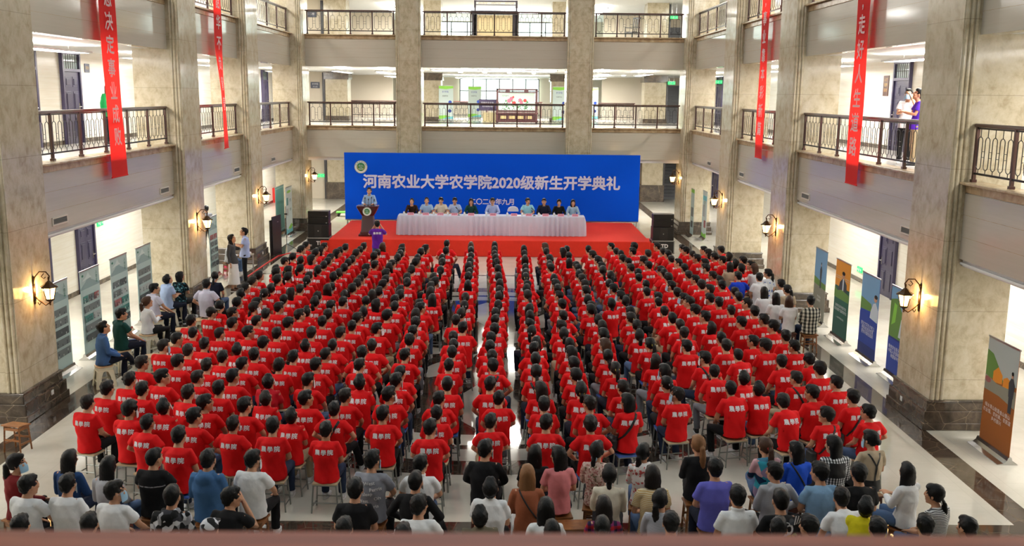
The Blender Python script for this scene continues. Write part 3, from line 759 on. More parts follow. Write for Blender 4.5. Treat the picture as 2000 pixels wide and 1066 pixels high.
# ------------------------------------------------------------------ ceiling lights of the galleries
mat('panel_glow_low', (255, 255, 255), .5, emit=(255, 251, 244), estr=22.0); mat('panel_glow_lobby', (255, 255, 255), .5, emit=(255, 251, 244), estr=56.0)
def ceiling_light(x, y, z, lx, ly, label, glow='panel_glow', drop=.19):
    t = thing('ceiling_light', label, 'light', (x, y, z - drop), group='ceiling lights')
    a = MB(); e = .05
    a.bbox(-lx / 2 - e, lx / 2 + e, -ly / 2 - e, -ly / 2, 0, .05); a.bbox(-lx / 2 - e, lx / 2 + e, ly / 2, ly / 2 + e, 0, .05); a.bbox(-lx / 2 - e, -lx / 2, -ly / 2, ly / 2, 0, .05); a.bbox(lx / 2, lx / 2 + e, -ly / 2, ly / 2, 0, .05)
    obj('frame', a, M['panel_frame'], t); g = MB(); g.bbox(-lx / 2, lx / 2, -ly / 2, ly / 2, .012, .04); obj('diffuser', g, M[glow], t)
    h = MB()  # rods added: panel is lowered so its glowing top brightens the ceiling
    for q in (-1, 1): h.tube([(0, q * ly * .4, .03), (0, q * ly * .4, drop)], .008, 6); 
    h.bbox(-.02, .02, -ly * .42, ly * .42, .038, .05); obj('hanger', h, M['chrome'], t)
BAYN = ['nearest wall bay', 'long bay with the hanging banner', 'middle bay', 'bay next to the far corner']
for zi, zc, fl in ((0, 3.08, 'ground corridor'), (1, 7.09, 'second-floor gallery'), (2, 10.99, 'third-floor gallery')):
    for sx, xc, sd in ((1, -10.9, 'left'), (-1, 10.1, 'right')):
        for k, (yc, ly) in enumerate(((13.2, 5.0), (22.5, 6.0), (30.9, 4.0), (38.5, 5.0), (49.0, 5.0))):
            nm = BAYN[k] if k < 4 else 'end beyond the hall'
            ceiling_light(xc, yc, zc, .55, ly, 'long ceiling light panel of the %s %s, %s' % (sd, fl, nm), 'panel_glow' if zi else 'panel_glow_low')
    if zi:
        for k, (xc, yc, lx, ly) in enumerate(((-7.6, 46.5, .28, 4.2), (-5.6, 46.5, .28, 4.2), (-.45, 46.6, 5.8, 2.2), (4.6, 46.5, .28, 4.2), (6.6, 46.5, .28, 4.2), (-6.6, 59.0, .5, 5.0), (-.45, 60.5, 5.0, 1.4), (5.6, 59.0, .5, 5.0))):
            ceiling_light(xc, yc, zc, lx, ly, ('white strip light on the %s lobby ceiling, %s' % (fl.split('-')[0] + '-floor', ['far end on the left', 'second strip from the left', 'wide panel over the middle', 'first strip right of the middle', 'strip nearest the stairs', 'strip behind the left pillar', 'panel above the rear windows', 'strip behind the right pillar'][k])), 'panel_glow_lobby' if k != 2 else 'panel_glow', drop=.06 if k == 2 else .19)
    else:
        for k, xc in enumerate((-7.0, -.45, 6.2)): ceiling_light(xc, 48.5, zc, .5, 5.0, 'ground-floor lobby ceiling light %s' % ['left of the blue stage backdrop', 'hidden behind the blue stage backdrop', 'right of the blue stage backdrop'][k])
def downlights(z, pts, fl):
    for i, (x, y) in enumerate(pts):
        a = MB(); a.lathe([(.11, 0), (.10, -.012), (.085, -.014)], 16); t = obj('downlight', a, M['panel_glow'], loc=(x, y, z - .02)); tag(t, 'small round recessed downlight in the %s lobby ceiling, %s' % (fl, ['first', 'second', 'third', 'fourth', 'fifth', 'sixth', 'seventh', 'eighth'][i] + ' from the left'), 'light', 'downlights')
downlights(7.09, [(-6.2, 57.5), (-2.3, 52.5), (-1.0, 52.5), (.3, 52.5), (1.6, 52.5), (5.2, 56), (6.0, 56), (6.8, 56)], 'second-floor')

# ------------------------------------------------------------------ balcony railings
def rail_panel(w):
    def mk():
        b = MB(); r = .0075; z0, z1 = .22, .90; n = max(3, int(round(w / .27))); st = w / n
        for i in range(n):
            xc = -w / 2 + st * (i + .5); hw = st * .30; pts = []
            for a in np.linspace(0, math.pi, 6): pts.append((xc + hw * math.cos(a), 0, z1 - .12 + .06 * math.sin(a)))
            for a in np.linspace(math.pi, 2 * math.pi, 6): pts.append((xc + hw * math.cos(a), 0, z0 + .12 + .06 * math.sin(a)))
            b.tube(pts, r, 5, closed=True, up=(0, 1, 0)); b.tube([(xc, 0, z1 - .06), (xc, 0, z1 + .08)], r, 5, cap=0); b.tube([(xc, 0, z0 + .06), (xc, 0, z0 - .02)], r, 5, cap=0)
            if i < n - 1:
                xs = xc + st / 2; q = st * .20; zc = .545; b.tube([(xs - q, 0, zc - .05), (xs + q, 0, zc - .05), (xs + q, 0, zc + .05), (xs - q, 0, zc + .05)], r, 5, closed=True, up=(0, 1, 0))
        return b.mesh('baluster_panel')
    return cached(('rail', round(w, 3)), mk)
def railing(p0, p1, z, n, label, group='balcony railings'):
    p0 = Vector(p0); p1 = Vector(p1); d = p1 - p0; L = d.length; rz = math.atan2(d.y, d.x); c = (p0 + p1) / 2
    t = thing('balcony_railing', label, 'railing', (c.x, c.y, z), rz, group)
    h = MB(); h.rings([(1.005, 0, 0, L / 2 + .05, .040), (1.02, 0, 0, L / 2 + .06, .046), (1.055, 0, 0, L / 2 + .06, .044), (1.065, 0, 0, L / 2 + .05, .03)], 24, p=12); obj('handrail', h, M['rail_brown'], t)
    b = MB(); b.box((0, 0, .205), (L, .03, .035)); obj('bottom_rail', b, M['rail_black'], t); b = MB(); b.box((0, 0, .985), (L, .025, .03)); obj('top_rail', b, M['rail_black'], t)
    w = L / n
    pm = cached('railpost', lambda: (lambda q: (q.box((0, 0, .53), (.055, .055, .96)), q.box((0, 0, .075), (.085, .085, .05)), q.mesh('post'))[2])(MB()))
    for i in range(n + 1): link('post', pm, M['rail_brown'], t, (-L / 2 + w * i + (.03 if i == 0 else -.03 if i == n else 0), 0, 0))
    for i in range(n): link('baluster_panel', rail_panel(w - .06), M['rail_black'], t, (-L / 2 + w * (i + .5), 0, 0))
LVN = {2: 'second-floor', 3: 'third-floor'}
for lv, zz in ((2, 4.505), (3, 8.375)):
    for sx, X, sd in ((1, BL - .11, 'left'), (-1, BR + .075, 'right')):
        bays = [(18.5, 26.63, 6, 'long bay with the red banner'), (28.27, 33.6, 4, 'middle bay between two pillars'), (35.23, 41.9, 4, 'far bay beside the corner')]
        if sx < 0: bays.append((9.0, 16.9, 6, 'near bay at the frame edge'))
        for (a, c, n, nm) in bays: railing((X, a, 0), (X, c, 0), zz, n, '%s dark metal balcony railing on the %s side, %s' % (LVN[lv], sd, nm))
    for (a, c, n, nm) in ((-8.48, -4.72, 4, 'left of the pillars'), (-3.46, 2.62, 6, 'between the two rear pillars'), (3.92, 7.66, 4, 'right of the pillars')): railing((a, YB + .06, 0), (c, YB + .06, 0), zz, n, '%s dark balcony railing across the rear wall, %s' % (LVN[lv], nm))
railing((-9.7, 60, 0), (-4.4, 60, 0), Z2, 5, 'second-floor railing at the back of the lobby behind the left pillar', 'lobby railings'); railing((3.6, 60, 0), (8.0, 60, 0), Z2, 4, 'second-floor railing at the back of the lobby behind the right pillar', 'lobby railings')
railing((-3.3, 62, 0), (2.4, 62, 0), Z2, 5, 'second-floor railing at the back of the lobby under the windows', 'lobby railings')
# the wooden handrail the photograph is taken over
t = thing('balcony_railing', 'reddish-brown wooden handrail close to the viewer along the bottom of the view', 'railing', (0, 1.07, 4.479))
h = MB(); h.rings([(.93, 0, 0, 7.8, .055), (.945, 0, 0, 7.8, .068), (.975, 0, 0, 7.8, .068), (.985, 0, 0, 7.8, .05)], 24, p=14)
mm = mat('rail_wood', (176, 86, 54), .35, spec=.5); q = NT(mm); q.col(q.ramp(q.noise(q.mapv(q.coords('Object'), (1.2, 22, 22)), 2.0, 5.0), [(.3, (150, 70, 42)), (.7, (200, 106, 70))])); obj('handrail', h, M['rail_wood'], t)
b = MB(); b.box((0, 0, .19), (15.6, .03, .035)); obj('bottom_rail', b, M['rail_black'], t); b = MB(); b.box((0, 0, .905), (15.6, .025, .03)); obj('top_rail', b, M['rail_black'], t)
for i in range(13): link('post', cached('railpostn', lambda: (lambda q: (q.box((0, 0, .48), (.055, .055, .92)), q.mesh('post'))[1])(MB())), M['rail_brown'], t, (-7.8 + 1.3 * i, 0, 0))
for i in range(12): link('baluster_panel', rail_panel(1.24), M['rail_black'], t, (-7.15 + 1.3 * i, 0, -.0))

# ------------------------------------------------------------------ wall lanterns
def lantern_parts():
    a = MB()
    a.bbox(-.012, .012, -.035, .035, -.20, .22); a.ell((0, 0, .24), (.02, .03, .045)); a.ell((0, 0, -.22), (.02, .03, .04))
    def sc(pts, r): a.tube(pts, r, 7)
    sc([(.0, 0, -.10), (.10, 0, -.20), (.20, 0, -.27), (.28, 0, -.22), (.29, 0, -.17)], .014); sc([(.0, 0, .12), (.03, 0, .26), (.12, 0, .36), (.24, 0, .36), (.30, 0, .28), (.28, 0, .20)], .013)
    sc([(.20, 0, .33), (.15, 0, .27), (.19, 0, .23), (.23, 0, .26)], .009); sc([(.12, 0, -.21), (.08, 0, -.27), (.05, 0, -.22)], .009)
    body = a
    c = (.28, 0, 0)
    roof = MB(); roof.lathe([(.012, .27), (.02, .23), (.012, .20), (.03, .185), (.06, .165), (.10, .12), (.165, .085), (.17, .07), (.13, .062)], 6, c=c)
    for i in range(6):
        t = 2 * math.pi * i / 6; roof.tube([(c[0] + .125 * math.cos(t), .125 * math.sin(t), .07), (c[0] + .075 * math.cos(t), .075 * math.sin(t), -.15)], .009, 5)
    roof.lathe([(.085, -.145), (.09, -.16), (.06, -.185), (.03, -.20), (.012, -.235), (.02, -.255), (.004, -.275)], 6, c=c)
    gl = MB(); gl.lathe([(.118, .062), (.072, -.145)], 6, c=c)
    return body.mesh('bracket', True), roof.mesh('lantern_cage'), gl.mesh('glass')
LP = lantern_parts()
def lantern(p, rz, label):
    t = thing('wall_lantern', label, 'lamp', p, rz, 'wall lanterns')
    link('bracket', LP[0], M['bronze'], t, (0, 0, 0)); link('lantern_cage', LP[1], M['bronze'], t, (0, 0, 0)); g = link('glass', LP[2], M['lantern_glass'], t, (0, 0, 0))
    l = bpy.data.lights.new('lantern_bulb', 'POINT'); l.energy = 26; l.color = (1.0, .62, .26); l.shadow_soft_size = .05
    o = bpy.data.objects.new('lantern_bulb', l); COL.objects.link(o); o.parent = t; o.location = (.10, 0, .02)
for i, (yy, nm) in enumerate(((17.70, 'nearest left pillar'), (27.45, 'second left pillar'), (34.42, 'third left pillar'))): lantern((XL + .012, yy, 2.30), 0, 'lit bronze wall lantern with scroll bracket on the ' + nm)
for i, (yy, nm) in enumerate(((17.70, 'nearest right pillar'), (27.45, 'second right pillar'), (34.42, 'third right pillar'))): lantern((XR - .012, yy, 2.30), math.pi, 'lit bronze wall lantern with scroll bracket on the ' + nm)
lantern((XL + .172, 42.55, 2.35), 0, 'lit bronze wall lantern on the far left corner pillar by the stage'); lantern((XR - .112, 42.55, 2.40), math.pi, 'lit bronze wall lantern on the far right corner pillar by the stage')

# ------------------------------------------------------------------ small fittings of the building
def vent(p, sx, label, w=.62):
    t = thing('air_vent', label, 'vent', p, 0, 'air vents'); a = MB(); h = .11
    a.bbox(0, sx * .02, -w / 2 - .03, w / 2 + .03, h / 2 + .0, h / 2 + .03); a.bbox(0, sx * .02, -w / 2 - .03, w / 2 + .03, -h / 2 - .03, -h / 2); a.bbox(0, sx * .02, -w / 2 - .03, -w / 2, -h / 2, h / 2); a.bbox(0, sx * .02, w / 2, w / 2 + .03, -h / 2, h / 2)
    obj('frame', a, M['vent_frame'], t); g = MB(); g.bbox(0, sx * .004, -w / 2, w / 2, -h / 2, h / 2)
    for i in range(5): g.box((sx * .010, 0, -h / 2 + h * (i + .5) / 5), (.016, w, .008), rx=0)
    obj('grille', g, M['vent_grey'], t)
for y, nm in ((19.7, 'near end of the long bay'), (25.9, 'far end of the long bay'), (33.0, 'middle bay'), (38.3, 'far bay')):
    vent((BL + .002, y, 3.36), 1, 'grey air vent grille on the left gallery fascia, ' + nm)
    vent((BR - .002, y if y > 20 else 19.2, 3.36), -1, 'grey air vent grille on the right gallery fascia, ' + nm)
def socket(p, sx, label):
    a = MB(); a.box((0, 0, 0), (.012, .09, .09)); a.box((sx * .006, 0, 0), (.008, .05, .05)); tag(obj('wall_socket', a, M['socket_white'], loc=p, bevel=.004), label, 'socket', 'wall sockets')
socket((XL + .107, 17.9, .27), 1, 'white socket plate on the dark plinth of the nearest left pillar'); socket((XR - .107, 17.9, .27), -1, 'white socket plate on the dark plinth of the nearest right pillar'); socket((XL + .107, 34.4, .27), 1, 'white socket plate on the dark plinth of the third left pillar')
def exit_sign(p, rz, label, hang=0):
    t = thing('exit_sign', label, 'sign', p, rz); a = MB(); a.box((0, 0, 0), (.40, .03, .17)); obj('housing', a, M['exit_green'], t)
    b = MB(); y = -.018; b.ell((-.02, y, .05), (.016, .003, .016), 0, 8, 5); b.tube([(-.02, y, .03), (-.04, y, -.01), (-.01, y, -.04), (-.03, y, -.07)], .010, 5); b.tube([(-.04, y, -.01), (-.07, y, -.05)], .010, 5); b.tube([(-.03, y, .02), (.02, y, .0)], .008, 5)
    b.box((.11, y, 0), (.06, .004, .02)); b.tube([(.13, y, .03), (.165, y, 0), (.13, y, -.03)], .009, 5); b.box((-.12, y, 0), (.06, .004, .02)); b.tube([(-.13, y, .03), (-.165, y, 0), (-.13, y, -.03)], .009, 5); obj('symbol', b, M['print_white'], t)
    if hang: b = MB(); b.tube([(-.12, 0, .08), (-.12, 0, hang)], .008, 6); b.tube([(.12, 0, .08), (.12, 0, hang)], .008, 6); b.bbox(-.14, .14, -.012, .012, .075, .09); obj('hanger', b, M['chrome'], t)
exit_sign((-10.35, 55.17, 1.30), 0, 'lit green exit sign low on the wall left of the stage')
exit_sign((9.3, 54.5, 6.66), 0, 'lit green exit sign above the second-floor stairs on the right', .48); exit_sign((9.3, 54.5, 10.2), 0, 'lit green exit sign above the third-floor stairs on the right', .78)
exit_sign((WLX + .03, 30.0, 1.90), math.pi / 2, 'green exit sign above the corridor doors on the left'); exit_sign((WRX - .03, 31.2, .42), -math.pi / 2, 'small green exit sign low on the right corridor wall')
exit_sign((WRX - .25, 52.8, 6.72), 0, 'green exit sign above the far right corridor door', .38); exit_sign((WLX + .03, 55.0, .9), math.pi / 2, 'green exit sign at the far end of the left corridor')
def plate(nm, p, rz, w, h, m_, lines, label, cat='sign', ink='gold_paint'):
    t = thing(nm, label, cat, p, rz); a = MB(); a.box((0, 0, 0), (w, .02, h)); obj('panel', a, m_, t, bevel=.004); b = MB()
    for (s, sz, dx, dz) in lines: text_into(b, s, sz, plane_M((dx, -.0115, dz), (1, 0, 0), (0, 0, 1)), 0)
    if b.v: obj('lettering', b, M[ink], t)
    return t
plate('door_plate', (WLX + .012, 29.85, 6.62), math.pi / 2, .34, .26, M['sign_navy'], [('院办', .11, 0, .0)], 'small dark door plate beside the second-floor door on the left')
plate('wall_sign', (WRX - .012, 30.25, 6.35), -math.pi / 2, .42, .62, M['rail_brown'], [('人才', .12, 0, .18), ('培养', .12, 0, .02), ('基地', .12, 0, -.14)], 'dark brown plaque beside the second-floor door on the right')
plate('wall_sign', (-10.55, 55.17, 6.35), 0, .50, .34, M['sign_navy'], [('农学院', .12, 0, .05), ('办公区', .09, 0, -.09)], 'navy direction sign on the second-floor lobby wall at the left', ink='print_white'); plate('wall_sign', (-10.62, 55.17, 10.2), 0, .50, .34, M['sign_navy'], [('三楼', .14, 0, .0)], 'navy direction sign on the third-floor lobby wall at the left', ink='print_white')
t = thing('safety_poster', 'red and yellow safety notice on the right corridor wall at the frame edge', 'poster', (WRX - .01, 19.9, 1.5), -math.pi / 2)
a = MB(); a.box((0, 0, 0), (.8, .012, 1.3)); obj('sheet', a, M['poster_red'], t); b = MB(); b.box((0, -.008, -.05), (.66, .006, .62)); obj('notice_panel', b, M['poster_yellow'], t)
b = MB()
for i in (-1, 1):
    for j in (0, 1): b.box((i * .16, -.012, -.2 + .28 * j), (.22, .004, .2))
obj('pictogram', b, M['poster_blue'], t); b = MB(); text_into(b, '消防安全', .15, plane_M((0, -.008, .48), (1, 0, 0), (0, 0, 1)), 0); text_into(b, '逃生须知', .10, plane_M((0, -.008, -.5), (1, 0, 0), (0, 0, 1)), 0); obj('lettering', b, M['print_white'], t)
# ------------------------------------------------------------------ stage
cloth('stage_carpet', (216, 50, 34), .9, .05); mat('backdrop_blue', (0, 82, 222), .7, spec=.1); mat('backdrop_back', (226, 228, 232), .6); mat('truss_metal', (176, 180, 184), .35, metal=.8)
mat('emblem_green', (24, 132, 82), .5); mat('emblem_white', (236, 240, 240), .5); mat('emblem_gold', (214, 182, 66), .5); mat('print_lilac', (222, 232, 255), .6)
mat('podium_wood', (66, 22, 26), .25, spec=.5); mat('podium_grey', (78, 66, 70), .35); cloth('table_white', (232, 226, 236), .8, .02); mat('card_pink', (238, 158, 178), .6); mat('porcelain', (240, 238, 234), .15); mat('ink_dark', (60, 30, 40), .6)
mat('case_black', (20, 20, 22), .5); mat('grille_black', (12, 12, 13), .7); mat('alu', (176, 178, 180), .3, metal=.9); mat('plastic_cream', (222, 216, 192), .4); mat('seat_peach', (214, 180, 140), .5); mat('seat_blue', (74, 108, 186), .5); mat('steel_grey', (142, 144, 138), .35, metal=.5); mat('seat_wood', (206, 184, 148), .5)
m = mat('stool_wood', (140, 88, 46), .4); q = NT(m); q.col(q.ramp(q.noise(q.mapv(q.coords('Object'), (4, 4, 22)), 2.0, 4.0), [(.3, (112, 66, 34)), (.7, (162, 106, 58))])); mat('stool_dark', (88, 44, 30), .4)
SZ = .62
t = thing('stage', 'low red-carpeted stage across the far end of the hall', 'stage', (-.45, 38.3, 0))
b = MB(); b.bbox(-6.0, 5.97, -2.72, 2.68, 0, SZ); obj('platform', b, M['stage_carpet'], t, bevel=.03)
for q_, xx in ((-1, -6.22), (1, 6.18)):
    b = MB(); b.bbox(xx - .22, xx + .22, -2.1, -.7, 0, SZ * .74); obj('side_step', b, M['stage_carpet'], t, bevel=.03)
t = thing('stage_backdrop', 'wide blue ceremony backdrop with white lettering standing behind the red stage', 'backdrop', (-.45, 41.05, 0))
b = MB(); b.bbox(-6.26, 6.26, 0, .05, .66, 3.48); obj('banner_face', b, M['backdrop_blue'], t)
b = MB(); b.bbox(-6.27, 6.27, .05, .09, .62, 3.50)
for i in range(11):
    xx = -6.2 + 12.4 * i / 10; b.tube([(xx, .20, 0), (xx, .20, 3.45)], .025, 6); b.tube([(xx, .20, .05), (xx, 1.0, .05)], .02, 6); b.tube([(xx, 1.0, .05), (xx, .2, 1.9)], .02, 6)
for zz in (.08, .36, .62, 2.0, 3.4): b.tube([(-6.2, .14, zz), (6.2, .14, zz)], .022, 6)
for i in range(20): xx = -6.2 + .62 * i; b.tube([(xx, .14, .08), (xx + .31, .14, .36), (xx + .62, .14, .08)], .014, 5)
obj('truss', b, M['truss_metal'], t)
b = MB(); text_into(b, '河南农业大学农学院2020级新生开学典礼', .612, plane_M((-.02, -.006, 2.24), (1, 0, 0), (0, 0, 1)), 0, bold=.021, spacing=.985); obj('title_lettering', b, M['print_lilac'], t)
b = MB(); text_into(b, '二〇二〇年九月', .285, plane_M((0.0, -.006, 1.44), (1, 0, 0), (0, 0, 1)), 0, bold=.007, spacing=.94); obj('date_lettering', b, M['print_lilac'], t)
def emblem(parent, c, r, M_=None):
    """round badge: white ring with small characters, green field, wheat ears and a book shape"""
    O = Vector(c); d = MB()
    def disc(rad, dy, mt, n=40): d.lathe([(rad, 0), (rad, .004)], n, mt)
    o = MB(); n = 48
    def ringy(r0, r1, y, mt):
        vs = []; fs = []
        for j in range(n):
            a = 2 * math.pi * j / n; vs += [(O.x + r0 * math.cos(a), O.y - y, O.z + r0 * math.sin(a)), (O.x + r1 * math.cos(a), O.y - y, O.z + r1 * math.sin(a))]
        for j in range(n): k = (j + 1) % n; fs.append((2 * j, 2 * j + 1, 2 * k + 1, 2 * k)[::-1])
        o.add(vs, fs, mt)
    def poly(pts, y, mt): o.add([(O.x + p[0] * r, O.y - y, O.z + p[1] * r) for p in pts], [tuple(range(len(pts)))], mt)
    ringy(0, r, .008, 1); ringy(.60 * r, .64 * r, .012, 0); ringy(0, .60 * r, .011, 0); ringy(.955 * r, .985 * r, .011, 0)
    for sgn in (-1, 1):
        for k in range(7):
            a = -math.pi / 2 + sgn * (.45 + .22 * k); cx, cz = .51 * math.cos(a), .51 * math.sin(a); u = Vector((-math.sin(a), math.cos(a))) * sgn; w = Vector((math.cos(a), math.sin(a)))
            for s2 in (-1, 1):
                e = u * .11 + w * .07 * s2; p = [Vector((cx, cz)), Vector((cx, cz)) + e * .5 + w * .03, Vector((cx, cz)) + e, Vector((cx, cz)) + e * .5 - w * .03]; poly(p, .014, 2)
    poly([(-.36, -.32), (-.05, -.40), (0, -.36), (.05, -.40), (.36, -.32), (.36, -.24), (.05, -.31), (0, -.28), (-.05, -.31), (-.36, -.24)], .014, 1)
    text_into(o, '1902', .26 * r, plane_M((O.x, O.y - .014, O.z - .12 * r), (1, 0, 0), (0, 0, 1)), 1); text_into(o, '农大', .34 * r, plane_M((O.x, O.y - .014, O.z + .16 * r), (1, 0, 0), (0, 0, 1)), 1)
    for k, ch in enumerate('河南农业大学'):
        a = math.pi / 2 + (2.5 - k) * .46; u = Vector((math.sin(a), 0, -math.cos(a))); v2 = Vector((math.cos(a), 0, math.sin(a)))
        text_into(o, ch, .24 * r, plane_M((O.x + .79 * r * math.cos(a), O.y - .013, O.z + .79 * r * math.sin(a)), u, v2), 0)
    return obj('emblem', o, [M['emblem_green'], M['emblem_white'], M['emblem_gold']], parent)
emblem(t, (-5.56, -.004, 2.885), .275)

# podium and microphones
t = thing('lectern', 'dark wooden speaker lectern with round green emblem on the left of the stage', 'lectern', (-5.11, 36.55, SZ))
b = MB(); b.rings([(0, 0, 0, .36, .27), (.06, 0, 0, .36, .27), (.09, 0, 0, .30, .22), (.16, 0, 0, .29, .21)], 24, p=9); obj('base', b, M['podium_wood'], t)
b = MB(); b.rings([(.16, 0, 0, .27, .19), (.80, 0, 0, .215, .16)], 24, p=9); obj('column', b, M['podium_grey'], t)
b = MB(); b.rings([(.78, 0, 0, .22, .17), (.84, 0, 0, .27, .20), (.90, 0, 0, .30, .22), (1.02, 0, -.0, .37, .27), (1.10, 0, 0, .41, .30), (1.15, 0, 0, .41, .30)], 24, p=7); obj('top', b, M['podium_wood'], t)
emblem(t, (0, -.292, .955), .165)
for i, (dx, hh) in enumerate(((-.13, .25), (.0, .20), (.12, .27), (.22, .18))):
    q = thing('microphone', 'slim black gooseneck microphone on the lectern, ' + ['first', 'second', 'third', 'fourth'][i] + ' from the left', 'microphone', (-5.11 + dx, 36.60, SZ + 1.15), group='lectern microphones')
    b = MB(); b.lathe([(.04, 0), (.04, .012), (.02, .02)], 12); obj('base', b, M['case_black'], q)
    b = MB(); b.tube([(0, 0, .01), (0, .02, hh * .6), (0, .09, hh)], .008, 6); obj('stem', b, M['case_black'], q); b = MB(); b.tube([(0, .085, hh - .01), (0, .125, hh + .03)], .02, 8); obj('head', b, M['grille_black'], q)

# head table with pleated skirt
t = thing('head_table', 'long table under a white pleated skirt in the middle of the red stage', 'table', (-.43, 37.12, SZ))
b = MB(); b.box((0, 0, .735), (7.10, .58, .03)); obj('tabletop', b, M['table_white'], t, bevel=.01)
b = MB(); n = 620; xs = []; per = 2 * (7.16 + .60)
def rim(s, off):
    L, D = 3.58, .30
    if s < 7.16: return (-L + s, -D - off, 0, -1)
    s -= 7.16
    if s < .6: return (L + off, -D + s, 1, 0)
    s -= .6
    if s < 7.16: return (L - s, D + off, 0, 1)
    s -= 7.16
    return (-L - off, D - s, -1, 0)
vs = []; zs = (.752, .73, .60, .40, .20, .006)
for j in range(n):
    s = per * j / n; w = math.sin(s * 30 + 1.2 * math.sin(s * 4.1)) * (.6 + .4 * math.sin(s * 2.3))
    for k, zz in enumerate(zs):
        g = (0, .1, .6, .9, 1.0, 1.1)[k]; x, y, nx, ny = rim(s, .022 * g / 1.1 + .095 * g * (w * .5 + .5)); vs.append((x, y, zz))
fs = []
K = len(zs)
for j in range(n):
    a = j * K; c = ((j + 1) % n) * K
    for k in range(K - 1): fs.append((a + k, a + k + 1, c + k + 1, c + k))
fs.append(tuple(j * K for j in range(n))); b.add(vs, fs); cloth('skirt_lilac', (206, 208, 226), .8, .02); o = obj('skirt', b, M['skirt_lilac'], t, smooth=True)
for q_ in (-1, 1):
    for w_ in (-1, 1):
        l = MB(); l.box((q_ * 3.4, w_ * .22, .36), (.04, .04, .72)); obj('leg', l, M['steel_grey'], t)
SEAT = [(-3.56, 'f'), (-2.98, 'm'), (-2.42, 'm'), (-1.88, 'm'), (-1.24, 'f'), (-.40, 'm'), (.41, None), (.98, 'm'), (1.62, 'm'), (2.21, 'f'), (2.76, 'f')]
WHO = ['the woman in brown', 'the bowed man in light blue', 'the man in cream', 'the fourth man in pale blue', 'the woman in dark green', 'the man in lilac blue', 'the empty white chair', 'the man in turquoise', 'the man in the navy jacket', 'the person in black', 'the last woman on the right']
NMS = ['张', '王', '李', '刘', '陈', '杨', '赵', '黄', '周', '吴', '孙']
cup = MB(); cup.lathe([(.03, 0), (.036, .01), (.04, .085), (.041, .09)], 16); cl = MB(); cl.lathe([(.043, .09), (.04, .10), (.02, .115), (.008, .12), (.012, .135), (.004, .145)], 16); ch = MB(); ch.tube([(.038, 0, .07), (.065, 0, .06), (.062, 0, .03), (.038, 0, .02)], .006, 6)
cme, clm, chm = cup.mesh('cup', True), cl.mesh('lid', True), ch.mesh('handle', True)
for i, (x, kd) in enumerate(SEAT):
    t = thing('teacup', 'white lidded porcelain teacup on the stage table before ' + WHO[i], 'cup', (x - .23, 36.98, SZ + .755), rnd(-1, 1), 'teacups on the stage table')
    link('body', cme, M['porcelain'], t); link('lid', clm, M['porcelain'], t); link('handle', chm, M['porcelain'], t)
    t = thing('name_card', 'pink folded name card on the stage table before ' + WHO[i], 'name card', (x + .03, 36.92, SZ + .752), rnd(-.05, .05), 'pink name cards on the stage table')
    b = MB(); b.add([(-.12, -.04, 0), (.12, -.04, 0), (.12, 0, .10), (-.12, 0, .10), (-.12, .04, 0), (.12, .04, 0), (-.12, -.036, 0), (.12, -.036, 0)], [(0, 1, 2, 3), (3, 2, 5, 4), (0, 3, 4), (1, 5, 2)]); obj('card', b, M['card_pink'], t)
    b = MB(); text_into(b, NMS[i] + '老师', .062, plane_M((0, -.0225, .052), (1, 0, 0), (0, .371, .928)), 0); obj('lettering', b, M['ink_dark'], t)
for i, (x, nm) in enumerate(((.02, 'beside the name card of the empty chair'), (-1.70, 'before the fourth man from left'), (1.22, 'before the man in turquoise'))):
    if i == 0:
        b = MB(); b.box((0, 0, .004), (.16, .22, .008), rz=.2); tag(obj('notepad', b, M['print_white'], loc=(.62, 36.98, SZ + .752)), 'white notepad on the stage table ' + nm, 'notepad')
    else:
        q = thing('microphone', 'black table microphone on a bent stem ' + nm, 'microphone', (x, 37.0, SZ + .752))
        b = MB(); b.lathe([(.055, 0), (.055, .015), (.03, .025)], 14); obj('base', b, M['case_black'], q); b = MB(); b.tube([(0, 0, .02), (.0, .03, .18), (-.06, .12, .25)], .007, 6); obj('stem', b, M['case_black'], q); b = MB(); b.tube([(-.05, .10, .24), (-.11, .19, .29)], .016, 8); obj('head', b, M['grille_black'], q)
def white_chair(x, label):
    t = thing('banquet_chair', label, 'chair', (x, 37.95, SZ), 0, 'white-covered chairs behind the stage table')
    b = MB(); b.rings([(.02, 0, 0, .23, .23), (.44, 0, 0, .22, .22), (.47, 0, 0, .21, .21)], 20, p=5); obj('seat_cover', b, M['table_white'], t)
    b = MB(); rows = []
    for zz, w in ((.40, .22), (.70, .225), (.84, .22), (.93, .18), (.975, .10), (.985, .03)): rows.append((zz, 0, .21, w, .045))
    b.rings(rows, 20, p=3); obj('back_cover', b, M['table_white'], t, smooth=True)
    b = MB(); b.rings([(.66, 0, .21, .232, .055), (.78, 0, .21, .232, .055)], 20, p=3); obj('sash', b, M['backdrop_blue'], t)
for i, (x, kd) in enumerate(SEAT):
    white_chair(x, 'white-covered chair with blue sash ' + ('standing empty in the middle of the stage table' if kd is None else 'under ' + WHO[i]))

